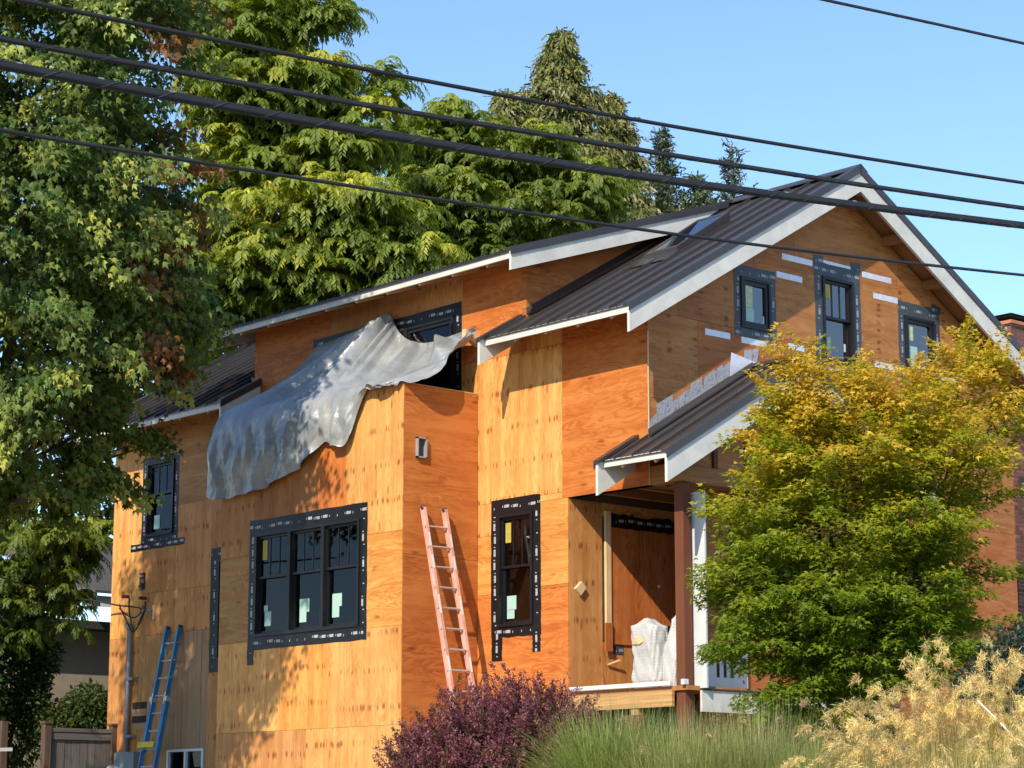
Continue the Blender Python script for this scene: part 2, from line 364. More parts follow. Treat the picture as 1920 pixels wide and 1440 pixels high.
def sheet(P, u0, u1, v0, v1, w0, w1, holes=(), half=(), back=False):
    """a sheet with rectangular holes, clipped by half planes a*u+b*v<=c"""
    us = sorted({u0, u1} | {x for h in holes for x in h[:2] if u0 < x < u1})
    vs_ = sorted({v0, v1} | {x for h in holes for x in h[2:] if v0 < x < v1})
    polys = []
    for a, b in zip(us, us[1:]):
        for c, d in zip(vs_, vs_[1:]):
            mu, mv = (a+b)/2, (c+d)/2
            if any(h[0] < mu < h[1] and h[2] < mv < h[3] for h in holes): continue
            p = [(a, c), (b, c), (b, d), (a, d)]
            for h in half:
                p = clip(p, h)
                if len(p) < 3: break
            if len(p) >= 3: polys.append(p)
    mb = MB(); idx = {}
    def vid(p, w):
        k = (round(p[0], 4), round(p[1], 4), w)
        if k not in idx: idx[k] = len(mb.v); mb.v.append(tuple(map(float, P(p[0], p[1], w))))
        return idx[k]
    edges = {}
    for p in polys:
        ids = [(round(x[0], 4), round(x[1], 4)) for x in p]
        mb.f.append(tuple(vid(x, w1) for x in p))
        mb.f.append(tuple(vid(x, w0) for x in reversed(p)))
        for i in range(len(p)):
            e = (ids[i], ids[(i+1) % len(p)])
            if e[0] == e[1]: continue
            if (e[1], e[0]) in edges: del edges[(e[1], e[0])]
            else: edges[e] = (p[i], p[(i+1) % len(p)])
    for a, b in edges.values(): mb.f.append((vid(a, w1), vid(a, w0), vid(b, w0), vid(b, w1)))
    return mb if polys else None

# ------------------------------------------------------------------ ground
def ground_h(x, y):
    # street level south of the kerb, a planted bank, then the house terrace; side yard to the west climbs gently
    t = np.clip((y+8.6)/5.2, 0, 1); t = t*t*(3-2*t)
    side = np.clip((x+13.0)/8.0, 0, 1); side = side*side*(3-2*side)
    far = np.clip((y-13)/25, 0, 1)
    return .12 + 1.88*t*(.35+.65*side) + .9*far
def build_ground():
    xs = np.concatenate([[-900, -300, -120], np.linspace(-60, 60, 121), [120, 300, 900]])
    ys = np.concatenate([np.linspace(-8.6, 40, 100), [60, 100, 300, 900]])
    X, Y = np.meshgrid(xs, ys); Z = ground_h(X, Y) + .03*np.sin(X*1.7)*np.sin(Y*2.1)
    nx, ny = len(xs), len(ys)
    me = bpy.data.meshes.new('ground')
    f = [(j*nx+i, j*nx+i+1, (j+1)*nx+i+1, (j+1)*nx+i) for j in range(ny-1) for i in range(nx-1)]
    me.from_pydata(np.stack([X, Y, Z], -1).reshape(-1, 3).tolist(), [], f); me.materials.append(MT['soil'])
    o = bpy.data.objects.new('ground', me); COL.objects.link(o); tag(o, kind='structure')
build_ground()
def flat(name, mat, y0, y1, z, x0=-300, x1=300):
    tag(MB().box(x0, x1, y0, y1, z-.3, z).build(name, mat), kind='structure')
flat('sidewalk', 'concrete', -10.4, -8.55, .15)
flat('kerb', 'concrete', -10.56, -10.403, .13)
flat('road', 'asphalt', -19.9, -10.563, 0.0)
flat('far_sidewalk', 'concrete', -900, -19.903, .02)

# ================================================================== THE HOUSE
W_, LEN = 8.26, 13.63                      # gable width, length of the side wall
GZ = 1.85                                  # foot of the walls
S1 = .583                                  # main pitch
def zm(x): return 8.47 + S1*((x if x < W_/2 else W_-x)+.79)       # top of the main roof
def zd(x): return 9.76 + .334*(x+.6)                              # top of the dormer roof
H = thing('house', (4.1, 6.8, GZ), 'wooden house under renovation, bare plywood walls, black standing-seam roof and taped black windows', 'house')

# ------------------------------------------------------------------ openings  (u0,u1,v0,v1 outer frame)
SIDE_WIN = (2.35, 3.10, 4.41, 6.04)
BACK_WIN = (11.68, 12.55, 6.60, 7.92)
HID_WIN = (9.42, 10.25, 4.32, 6.02)
BASE_WIN = (10.56, 11.66, 2.30, 2.87)
DOOR = (4.12, 7.52, 7.05, 9.20)
BAY_WIN = (4.55, 7.17, 4.44, 6.03)
G1 = (1.90, 2.53, 8.63, 9.38); G2 = (3.70, 4.41, 8.38, 9.68); G3 = (5.62, 6.36, 8.38, 9.36)
REC_OPEN = (.80, 2.16, 4.15, 5.95)
def shr(h, d=.03): return (h[0]+d, h[1]-d, h[2]+d, h[3]-d)

# structural walls (sheathing goes on the outside)
def wallpart(name, mb, g=(0, 0, 1), c=(1, 1, 0)):
    return mb.build(name, 'interior', H, g, c)
half_rake_side = []
side_half = []
mb = sheet(PX(0.), 1.65, LEN-.02, GZ, 8.75, -.16, -.013, [shr(h) for h in (SIDE_WIN, BACK_WIN, HID_WIN, BASE_WIN)] + [(3.72, 7.98, 6.95, 8.76)])
wall_side = wallpart('wall', mb)
wall_upper = wallpart('wall', sheet(PX(0.), .02, 1.65, 6.15, 8.75, -.16, -.013))
mb = sheet(PX(0.), 2.505, 9.315, 8.755, 9.82, -.16, -.013, [shr(DOOR)])
wall_dormer = wallpart('wall', mb)
lowdoor = sheet(PX(0.), 3.72, 7.98, 6.95, 8.75, -.16, -.013, [shr(DOOR)])
wallpart('wall', lowdoor)
rk = .22                                                            # roof thickness below its top plane
gable_half = [(-S1, 1, 8.47+S1*.79-rk), (S1, 1, 8.47+S1*(W_+.79)-rk)]
wall_gable = wallpart('wall', sheet(PY(0.), .17, W_, 6.15, 12, -.16, -.013, [shr(h) for h in (G1, G2, G3)], gable_half))
wall_gable_low = wallpart('wall', sheet(PY(0.), .9, W_, GZ, 6.15, -.16, -.013))
wallpart('wall', sheet(lambda u, v, w: (u, LEN+w, v), 0.02, W_-.02, GZ, 12, -.16, 0, (), gable_half))
wallpart('wall', MB().box(W_-.16, W_-.003, .165, LEN-.165, GZ, 8.6))
wall_recess = wallpart('wall', sheet(PY(1.62), .015, 2.4, 3.4, 6.45, -.16, -.013, [shr(REC_OPEN)]))
wallpart('wall', MB().box(2.403, 2.55, .005, 1.77, 3.4, 6.45))
wallpart('floor', MB().box(.165, W_-.165, .165, LEN-.165, 6.46, 6.95))
wallpart('floor', MB().box(.165, W_-.165, 1.8, LEN-.165, 3.0, 3.4))
wallpart('partition', MB().box(4.2, 4.32, .2, LEN-.2, 6.96, 10.6))
wallpart('partition', MB().box(3.6, 3.72, 1.9, LEN-.2, 3.41, 6.45))
wallpart('ceiling', MB().box(2.56, W_-.165, .165, 1.79, 6.3, 6.455))
# stud framing glimpsed through the glass
for y in (2.1, 2.7, 3.3, 4.0, 4.6, 5.2, 5.8, 6.4, 7.0): MB().box(1.5, 1.59, y, y+.04, 3.402, 6.45).build('stud', 'beam', H)
# dormer cheeks
for yc, sg in ((2.49, 1), (9.33, -1)):
    pts = [(0.0, yc, zm(0)-.03), (0.0, yc, zd(0)-.2), (3.4, yc, zd(3.4)-.2), (3.4, yc, zm(3.4)-.03)]
    MB().prism(pts, (0, sg*.1, 0)).build('dormer_cheek', 'ply', H, (1, 0, 0), (0, 0, 1), color=(*s2l((178, 112, 58)), 0))

# ------------------------------------------------------------------ plywood sheathing
PAL = dict(light=(206, 156, 92), yellow=(204, 146, 76), orange=(188, 116, 58), deep=(180, 110, 56), tan=(182, 132, 80), brown=(168, 118, 70), dull=(166, 126, 78), redbrown=(166, 108, 62))
def ply(P, u0, u1, v0, v1, col, holes=(), half=(), vert=True, wall=None, w1=0., uax=(0, 1, 0), rows=1.):
    g = .0022
    mb = sheet(P, u0+g, u1-g, v0+g, v1-g, w1-.012, w1+random.uniform(-.0015, .0015), holes, half)
    if mb is None: return
    c = np.array(s2l(PAL[col]))*random.uniform(.93, 1.07)
    gg, cc = ((0, 0, 1), uax) if vert else (uax, (0, 0, 1))
    return mb.build('plywood_panel', 'ply', wall, gg, cc, color=(*[min(1, float(x)) for x in c], rows))
WX = PX(0.)
op = [shr(h) for h in (SIDE_WIN, BACK_WIN, HID_WIN, BASE_WIN, DOOR)]
# right of the balcony box
ply(WX, 0.012, 1.73, 6.15, 8.77, 'orange', vert=False, wall=wall_upper, rows=0)
ply(WX, 1.73, 2.30, 6.15, 6.24, 'light', op, wall=wall_side)
ply(WX, 1.73, 3.57, 6.24, 8.40, 'light', op, wall=wall_side)
ply(WX, 1.73, 2.49, 8.40, 8.77, 'light', op, wall=wall_side)
ply(WX, 1.62, 1.73, 6.151, 6.24, 'yellow', op, wall=wall_side, rows=0)
ply(WX, 1.62, 2.30, 4.94, 6.15, 'yellow', op, vert=False, wall=wall_side, rows=0)
ply(WX, 2.30, 3.57, 5.76, 6.24, 'light', op, wall=wall_side)
ply(WX, 3.06, 3.57, 4.90, 5.76, 'yellow', op, vert=False, wall=wall_side, rows=0)
ply(WX, 2.30, 2.40, 4.90, 5.76, 'yellow', op, vert=False, wall=wall_side, rows=0)
ply(WX, 1.62, 3.57, 3.30, 4.90, 'orange', op, vert=False, wall=wall_side, rows=0)
ply(WX, 1.62, 2.30, 4.90, 4.94, 'orange', op, vert=False, wall=wall_side, rows=0)
ply(WX, 1.62, 3.57, GZ, 3.30, 'tan', op, wall=wall_side)
# dormer front
ply(WX, 2.49, 3.93, 8.40, 9.82, 'orange', op, vert=False, wall=wall_dormer, rows=0)
ply(WX, 3.93, 4.80, 8.95, 9.82, 'tan', op, wall=wall_dormer)
ply(WX, 4.80, 6.02, 8.95, 9.82, 'brown', op, vert=False, wall=wall_dormer)
ply(WX, 6.02, 7.24, 8.95, 9.82, 'brown', op, wall=wall_dormer)
ply(WX, 7.24, 9.325, 8.30, 9.82, 'orange', op, vert=False, wall=wall_dormer, rows=0)
ply(WX, 3.57, 4.13, 6.90, 8.95, 'light', op, wall=wall_dormer)
ply(WX, 7.24, 8.13, 6.90, 8.30, 'tan', op, wall=wall_dormer)
# back part of the side wall
ply(WX, 8.13, 9.35, 6.0, 8.30, 'dull', op, wall=wall_side)
ply(WX, 9.35, 10.62, 7.08, 8.77, 'dull', op, vert=False, wall=wall_side, rows=0)
ply(WX, 10.62, 11.60, 7.08, 8.77, 'dull', op, vert=False, wall=wall_side, rows=0)
ply(WX, 9.35, 10.50, 5.92, 7.08, 'tan', op, wall=wall_side)
ply(WX, 10.50, 11.60, 5.60, 7.08, 'tan', op, wall=wall_side)
ply(WX, 11.60, 12.62, 5.60, 8.77, 'tan', op, wall=wall_side)
ply(WX, 12.62, LEN, 4.86, 8.77, 'light', op, wall=wall_side)
ply(WX, 10.50, 11.60, 4.86, 5.60, 'tan', op, wall=wall_side)
ply(WX, 11.60, 12.62, 4.86, 5.60, 'tan', op, wall=wall_side)
ply(WX, 8.13, 10.50, 4.2, 5.92, 'tan', op, wall=wall_side)
ply(WX, 11.72, 12.52, GZ, 4.86, 'dull', op, wall=wall_side)
ply(WX, 12.52, 12.66, GZ, 4.86, 'dull', op, wall=wall_side, rows=0)
ply(WX, 12.66, LEN, GZ, 4.86, 'tan', op, wall=wall_side)
ply(WX, 8.13, 10.50, GZ, 4.2, 'tan', op, wall=wall_side)
u = 10.50
for wdt in (.20, .17, .24, .15, .24, .22):                           # old vertical siding boards
    mbb = sheet(WX, u+.003, u+wdt-.003, GZ, 4.857, -.012, random.uniform(-.003, .003), op)
    mbb.build('siding_board', 'cedarboard', wall_side, (0, 0, 1), (0, 1, 0)); u += wdt
# gable
WY = PY(0.); gx = (1, 0, 0)
gop = [shr(h) for h in (G1, G2, G3)]
rowsg = [(6.15, 7.37), (7.37, 8.59), (8.59, 9.81), (9.81, 11.2)]
for r, (a, b) in enumerate(rowsg):
    cuts = [0.0, 1.0, 3.44, 5.88, W_] if r % 2 else [0.0, .62, 2.2, 4.64, 7.08, W_]
    if r >= 3: cuts = [1.6, 3.1, 5.5, 7.4]
    for c0, c1 in zip(cuts, cuts[1:]):
        ply(WY, c0, c1, a, b, random.choice(['brown', 'redbrown', 'brown']), gop, gable_half, False, wall_gable, 0., gx, rows=1. if random.random() < .4 else 0.)
for a, b in ((GZ, 3.0), (3.0, 4.22), (4.22, 5.44), (5.44, 6.15)):
    for c0, c1 in ((.9, 3.3), (3.3, 5.7), (5.7, W_)):
        ply(WY, c0, c1, a, b, 'redbrown', (), (), False, wall_gable_low, 0., gx, rows=0)
# corner trim
MB().box(-.008, .010, -.012, .001, 6.15, 8.3).build('corner_bead', 'lumberpale', H)

# ------------------------------------------------------------------ balcony box
BX, B0, B1, BT = -1.42, 3.57, 8.13, 7.90
bay = wallpart('balcony_wall', sheet(PX(BX), B0+.012, B1-.012, GZ, BT, -.14, -.013, [shr(BAY_WIN)]))
bay_s = wallpart('balcony_wall', MB().box(BX+.145, -.003, B0+.013, B0+.14, GZ, BT))
bay_l = wallpart('balcony_wall', MB().box(BX+.145, -.003, B1-.14, B1-.013, GZ, BT))
MB().box(BX+.145, -.003, B0+.145, B1-.145, 6.75, 6.93).build('balcony_floor', 'interior', H)
bop = [shr(BAY_WIN)]
BP = PX(BX)
ply(BP, B0, 4.92, 5.76, BT, 'light', bop, wall=bay)
ply(BP, 4.92, 5.62, 5.98, BT, 'orange', bop, wall=bay, rows=0)
ply(BP, 5.62, 7.24, 5.98, BT, 'brown', bop, wall=bay, rows=0)
ply(BP, 7.24, B1, 5.72, BT, 'tan', bop, wall=bay)
ply(BP, B0, 4.60, 4.40, 5.76, 'yellow', bop, vert=False, wall=bay, rows=0)
ply(BP, 7.10, B1, 4.38, 5.72, 'dull', bop, vert=False, wall=bay, rows=0)
ply(BP, B0, 5.26, 3.0, 4.40, 'light', bop, wall=bay)
ply(BP, 5.26, 6.48, 3.0, 4.46, 'yellow', bop, wall=bay)
ply(BP, 6.48, 7.10, 3.0, 4.46, 'light', bop, wall=bay)
ply(BP, 7.10, B1, 3.0, 4.38, 'light', bop, wall=bay)
ply(BP, B0, 5.8, GZ, 3.0, 'light', bop, wall=bay)
ply(BP, 5.8, B1, GZ, 3.0, 'tan', bop, wall=bay)
SC = (-1.19, -1.01, 6.83, 7.13)                                     # scupper
BSP = PY(B0)
for a, b, col in ((GZ, 2.95, 'deep'), (2.95, 5.42, 'deep'), (5.42, BT, 'orange')):
    ply(BSP, BX+.012, -.002, a, b, col, [SC], (), False, bay_s, 0., gx, rows=0)
ply(lambda u, v, w: (u, B1+w, v), BX, 0, GZ, BT, 'tan', wall=bay_l, uax=gx)
MB().box(BX-.004, BX+.15, B0-.002, B1, BT+.002, BT+.02).build('parapet_cap', 'lumber', H, (0, 1, 0), (1, 0, 0))
MB().box(BX+.152, -.004, B0-.002, B0+.15, BT+.002, BT+.02).build('parapet_cap', 'lumber', H, (1, 0, 0), (0, 1, 0))
sc = MB()
for q in ((SC[0], SC[0]+.02, SC[2], SC[3]), (SC[1]-.02, SC[1], SC[2], SC[3]), (SC[0], SC[1], SC[2], SC[2]+.02), (SC[0], SC[1], SC[3]-.02, SC[3])):
    ubox(sc, BSP, *q, -.10, .05)
sc.build('scupper', 'duct', H)
MB().box(SC[0], SC[1], B0+.09, B0+.1, SC[2], SC[3]).build('scupper_shade', 'shade_shingle', H)  # dark sheet painting the shade inside the scupper

# ------------------------------------------------------------------ windows
def window(P, r, uax, style='double', tape=(.16, .16, .2, .14), tmat='tape', lites=3, legs=(), glass='glass', stickers=(), deep=.05, units=1, parent=H, extra_tapes=()):
    u0, u1, v0, v1 = r; fw = .045
    m = MB()
    ubox(m, P, u0, u0+fw, v0, v1, -.09, .03); ubox(m, P, u1-fw, u1, v0, v1, -.09, .03)
    ubox(m, P, u0+fw, u1-fw, v0, v0+fw, -.09, .034); ubox(m, P, u0+fw, u1-fw, v1-fw, v1, -.09, .03)
    w = m.build('window', 'black', parent)
    du = (u1-u0-2*fw)/units
    for k in range(units):
        a, b = u0+fw+du*k, u0+fw+du*(k+1)
        if k: ubox(MB(), P, a-.035, a+.035, v0+fw, v1-fw, -.085, .028).build('mullion', 'black', w)
        a += .002 if k == 0 else .037; b -= .002 if k == units-1 else .037
        if style in ('double', 'craft'):
            mid = v0 + (v1-v0)*(.53 if style == 'double' else .57)
            for nm, c, d, w0 in (('upper_sash', mid-.02, v1-fw-.002, -.045), ('lower_sash', v0+fw+.002, mid+.02, -.075)):
                s = MB(); t = .038
                ubox(s, P, a, a+t, c, d, w0-.03, w0+.03); ubox(s, P, b-t, b, c, d, w0-.03, w0+.03)
                ubox(s, P, a+t, b-t, c, c+t, w0-.03, w0+.03); ubox(s, P, a+t, b-t, d-t, d, w0-.03, w0+.03)
                s.build(nm, 'black', w)
                ubox(MB(), P, a+t, b-t, c+t, d-t, w0-.006, w0+.002).build('pane', glass, w)
                if nm == 'upper_sash' and lites > 1:
                    for q in range(1, lites):
                        x = a+t+(b-a-2*t)*q/lites; ubox(MB(), P, x-.010, x+.010, c+t, d-t, w0-.012, w0+.012).build('muntin', 'black', w)
        else:
            s = MB(); t = .055; c, d = v0+fw+.002, v1-fw-.002
            ubox(s, P, a, a+t, c, d, -.06, .01); ubox(s, P, b-t, b, c, d, -.06, .01); ubox(s, P, a+t, b-t, c, c+t, -.06, .01); ubox(s, P, a+t, b-t, d-t, d, -.06, .01)
            s.build('sash', 'black', w)
            ubox(MB(), P, a+t, b-t, c+t, d-t, -.03, -.022).build('pane', glass, w)
    for (a, b, c, d, mt, wo) in stickers: ubox(MB(), P, a, b, c, d, wo, wo+.002).build('sticker', mt, w)
    l, rr, tp, bt = tape
    ua = np.array(uax, float)
    def strip(a, b, c, d, z):
        horiz = (b-a) > (d-c)
        mb_ = MB(); n = 10; rr_ = random.Random(int(a*1000+c*777))
        # ragged cut ends and slightly uneven edges
        if horiz:
            us_ = np.linspace(a, b, n); lo = [c+rr_.uniform(-.008, .008) for _ in us_]; hi = [d+rr_.uniform(-.008, .008) for _ in us_]
            pts = [(x, y) for x, y in zip(us_, lo)] + [(x, y) for x, y in zip(us_[::-1], hi[::-1])]
            ctr = (c+d)/2; g_, c_, off = tuple(ua), (0, 0, 1), (rr_.uniform(0, 9), -ctr)
        else:
            vs2 = np.linspace(c, d, n); lo = [a+rr_.uniform(-.008, .008) for _ in vs2]; hi = [b+rr_.uniform(-.008, .008) for _ in vs2]
            pts = [(x, y) for x, y in zip(hi, vs2)] + [(x, y) for x, y in zip(lo[::-1], vs2[::-1])]
            ctr = (a+b)/2; g_, c_, off = (0, 0, 1), tuple(ua), (rr_.uniform(0, 9), -ctr)
        p3 = [np.array(P(x, y, .0025)) for x, y in pts]; o3 = np.array(P(0, 0, z+.0025))-np.array(P(0, 0, .0025))
        mb_.prism(p3, o3).build('flashing_tape', tmat, w, g_, c_, uvoff=off)
    strip(u0-l, u0+.012, v0-bt, v1+tp*.6, .0025); strip(u1-.012, u1+rr, v0-bt, v1+tp*.6, .0025)
    strip(u0-l*.97, u1+rr*.97, v1-.012, v1+tp, .005); strip(u0-l*.6, u1+rr*.6, v0-bt, v0+.012, .0037)
    for e in list(legs)+list(extra_tapes): strip(*e, .0062)
    return w
UY, UX = (0, 1, 0), (1, 0, 0)
window(WX, SIDE_WIN, UY, 'double', (.16, .16, .23, .15), legs=[(3.02, 3.24, 3.93, 4.32), (2.20, 2.36, 4.02, 4.32)],
       stickers=[(2.87, 2.99, 5.63, 5.92, 'stickery', -.038), (2.79, 2.99, 4.66, 4.86, 'sticker', -.068), (2.83, 2.99, 4.53, 4.655, 'sticker', -.068), (2.43, 2.46, 4.62, 4.72, 'whiteplastic', -.068)])
window(WX, BACK_WIN, UY, 'craft', (.14, .14, .1, .14), extra_tapes=[(11.32, 13.02, 6.38, 6.50)], stickers=[(12.22, 12.40, 6.74, 6.98, 'sticker', -.068)])
window(WX, HID_WIN, UY, 'craft', (.16, .23, .2, .2))
BW = BAY_WIN
window(BP, BAY_WIN, UY, 'craft', (.17, .17, .22, .2), units=3, legs=[(7.18, 7.34, 4.02, 4.3)],
       stickers=[(6.92, 7.04, 5.62, 5.92, 'stickery', -.038), (6.83, 7.0, 4.60, 4.82, 'sticker', -.068), (6.92, 7.02, 4.825, 4.92, 'sticker', -.068),
                 (5.93, 6.10, 4.60, 4.95, 'sticker', -.068), (5.86, 5.93, 4.75, 4.95, 'sticker', -.068), (5.12, 5.29, 4.62, 4.97, 'sticker', -.068), (5.06, 5.12, 4.78, 4.97, 'sticker', -.068), (4.66, 4.69, 4.72, 4.86, 'whiteplastic', -.068)])
gw = dict(glass='gableglass', tmat='tapegrey')
window(WY, G1, UX, 'single', (.13, .13, .17, .14), legs=[(2.50, 2.66, 8.40, 8.62), (1.78, 1.95, 8.50, 8.60)], stickers=[(2.02, 2.18, 8.95, 9.27, 'stickerpale', -.02), (2.02, 2.20, 8.74, 8.945, 'sticker', -.02), (2.39, 2.42, 8.75, 8.86, 'whiteplastic', -.02)], **gw)
window(WY, G2, UX, 'double', (.17, .17, .2, .2), legs=[(3.53, 3.74, 9.82, 9.98), (4.38, 4.60, 9.84, 10.0)], stickers=[(3.80, 3.93, 9.36, 9.58, 'stickery', -.038), (3.80, 3.95, 8.5, 8.78, 'sticker', -.068), (4.25, 4.29, 8.60, 8.72, 'whiteplastic', -.068)], **gw)
window(WY, G3, UX, 'single', (.14, .14, .22, .16), legs=[(6.32, 6.54, 9.5, 9.62)], stickers=[(5.74, 5.86, 8.99, 9.22, 'stickerpale', -.02), (5.74, 5.95, 8.56, 8.9, 'sticker', -.02)], **gw)
# balcony door: three glazed leaves in one black frame
dw = window(WX, DOOR, UY, 'single', (.17, .17, .19, .05), units=3)
MB().box(-.03, -.012, 4.13, 4.16, 8.7, 9.08).build('door_stop', 'whiteplastic', dw)
# basement window
u0, u1, v0, v1 = BASE_WIN
bw = MB(); ubox(bw, WX, u0, u1, v1-.04, v1, -.08, .02); ubox(bw, WX, u0, u1, v0, v0+.04, -.08, .02)
for a in (u0, (u0+u1)/2-.03, u1-.05): ubox(bw, WX, a, a+.05, v0+.04, v1-.04, -.08, .02)
bwo = bw.build('window', 'whiteplastic', H)
for a, b in ((u0+.05, (u0+u1)/2-.03), ((u0+u1)/2+.02, u1-.05)): ubox(MB(), WX, a, b, v0+.04, v1-.04, -.04, -.03).build('pane', 'glass', bwo)

# ------------------------------------------------------------------ roofs
def roof_slab(name, x0, x1, y0, y1, zf, parent=H, t=.12, mat='beam', drop=.03):
    a = [(x0, y0, zf(x0)-drop), (x1, y0, zf(x1)-drop), (x1, y1, zf(x1)-drop), (x0, y1, zf(x0)-drop)]
    return MB().hexa([(x, y, z-t) for x, y, z in a]+a).build(name, mat, parent, (1, 0, 0), (0, 1, 0))
def seam_panels(roof, x0, x1, y0, y1, zf, pitch=.41, lip=.02):
    n = max(1, round((y1-y0)/pitch)); p = (y1-y0)/n
    for k in range(n):
        a, b = y0+k*p, y0+(k+1)*p
        m = MB(); A = lambda x, y, h: (x, y, zf(x)+h)
        m.hexa([A(x0, a+.001, -.028), A(x1, a+.001, -.028), A(x1, b-.001, -.028), A(x0, b-.001, -.028), A(x0, a+.001, -.02), A(x1, a+.001, -.02), A(x1, b-.001, -.02), A(x0, b-.001, -.02)])
        m.hexa([A(x0, a+.001, -.0199), A(x1, a+.001, -.0199), A(x1, a+.022, -.0199), A(x0, a+.022, -.0199), A(x0, a+.004, .028), A(x1, a+.004, .028), A(x1, a+.019, .028), A(x0, a+.019, .028)])
        # two low stiffening beads in the pan
        for q in (.36, .66):
            y = a+p*q; m.hexa([A(x0, y, -.0199), A(x1, y, -.0199), A(x1, y+.03, -.0199), A(x0, y+.03, -.0199), A(x0, y+.01, -.015), A(x1, y+.01, -.015), A(x1, y+.02, -.015), A(x0, y+.02, -.015)])
        m.build('roof_panel', 'roof', roof)
XR = W_/2; EV = -.66; TIP = -.79
def barge(name, x0, x1, y, zf, depth=.36, th=.045, parent=H, capw=.09, cap=True, lean=0):
    pts = [(x0, y, zf(x0)-.005), (x1, y, zf(x1)-.005), (x1, y, zf(x1)-depth), (x0, y, zf(x0)-depth)]
    o = MB().prism(pts, (0, th, 0)).build(name, 'primed', parent, (1, 0, 0), (0, 0, 1))
    if cap:
        s = 1 if lean >= 0 else -1
        c = MB(); A = lambda x, yy, h: (x, yy, zf(x)+h)
        ya, yb = (y-.022, y+capw) if s > 0 else (y+th-capw, y+th+.022)
        c.hexa([A(x0-.02, ya, -.002), A(x1, ya, -.002), A(x1, yb, -.002), A(x0-.02, yb, -.002), A(x0-.02, ya, .045), A(x1, ya, .045), A(x1, yb, .045), A(x0-.02, yb, .045)])
        yo = (y-.022, y-.004) if s > 0 else (y+th+.004, y+th+.022)
        c.hexa([A(x0-.02, yo[0], -.075), A(x1, yo[0], -.075), A(x1, yo[1], -.075), A(x0-.02, yo[1], -.075), A(x0-.02, yo[0], -.0025), A(x1, yo[0], -.0025), A(x1, yo[1], -.0025), A(x0-.02, yo[1], -.0025)])
        c.build('rake_trim', 'roof', o)
    return o
def fascia(x, y0, y1, ztop, h=.11, parent=H): return MB().box(x-.03, x, y0, y1, ztop-h, ztop).build('fascia', 'primed', parent, (0, 1, 0), (0, 0, 1))
def tails(ys, x0, x1, zf, drop, parent=H):
    for y in ys:
        a, b = (x0, y, zf(x0)-drop), (x1, y, zf(x1)-drop)
        MB().beam(a, b, .04, .06).build('rafter_tail', 'lumberpale', parent, (1, 0, 0), (0, 1, 1))
# main roof, west slope (two ends, the dormer between them) and east slope
Y0, YB = -.45, 14.05
r1 = roof_slab('roof', EV, XR, Y0+.05, 2.485, zm); r1b = roof_slab('roof', EV, -.003, 2.487, 2.62, zm)
seam_panels(r1, EV-.05, XR, Y0+.05, 2.487, zm, .40)
seam_panels(r1b, EV-.05, -.02, 2.489, 2.62, zm, .3)
r2 = roof_slab('roof', EV, XR, 9.335, YB-.05, zm); r2b = roof_slab('roof', EV, -.003, 9.20, 9.333, zm)
seam_panels(r2, EV-.05, XR, 9.335, YB-.05, zm, .40)
seam_panels(r2b, EV-.05, -.02, 9.2, 9.333, zm, .3)
r3 = roof_slab('roof', XR+.002, W_-EV, Y0+.05, YB-.05, zm)
seam_panels(r3, XR+.002, W_-EV+.05, Y0+.05, YB-.05, zm, .6)
barge('barge_board', TIP, XR-.001, Y0, zm, .37)
b2 = barge('barge_board', XR+.001, W_-TIP, Y0, zm, .37)
barge('barge_board', TIP, -.001, 2.622, zm, .36, lean=-1); barge('barge_board', TIP, -.001, 9.155, zm, .36)
barge('barge_board', TIP, XR, YB-.045, zm, .36, lean=-1); barge('barge_board', XR+.001, W_-TIP, YB-.045, zm, .36, lean=-1)
fascia(EV+.0, Y0+.047, 2.618, zm(EV)-.035); fascia(EV, 9.203, YB-.05, zm(EV)-.035)
tails((.05, .72, 1.38, 2.02), EV+.005, .0, zm, .145); tails((9.75, 10.6, 11.45, 12.3, 13.2), EV+.005, 0, zm, .145)
rc = MB(); 
for s in (-1, 1):
    rc.hexa([(XR, Y0-.02, 11.34+.0), (XR+s*.15, Y0-.02, zm(XR+s*.15)+.03), (XR+s*.15, YB, zm(XR+s*.15)+.03), (XR, YB, 11.34), (XR, Y0-.02, 11.40), (XR+s*.15, Y0-.02, zm(XR+s*.15)+.05), (XR+s*.15, YB, zm(XR+s*.15)+.05), (XR, YB, 11.40)])
rc.build('ridge_cap', 'roof', H)
# lookouts under the east rake, wind blocks
for x in (5.2, 6.15, 7.05, 7.9): MB().box(x-.045, x+.045, Y0+.05, -.003, zm(x)-.33, zm(x)-.19).build('lookout', 'beam', H, (0, 1, 0), (1, 0, 0))
for x in (.55, 1.9, 3.3): MB().box(x-.045, x+.045, Y0+.05, -.003, zm(x)-.33, zm(x)-.19).build('lookout', 'beam', H, (0, 1, 0), (1, 0, 0))
MB().box(XR-.05, XR+.05, Y0+.05, -.003, 10.9, 11.14).build('ridge_beam', 'lumberdark', H, (0, 1, 0), (1, 0, 0))
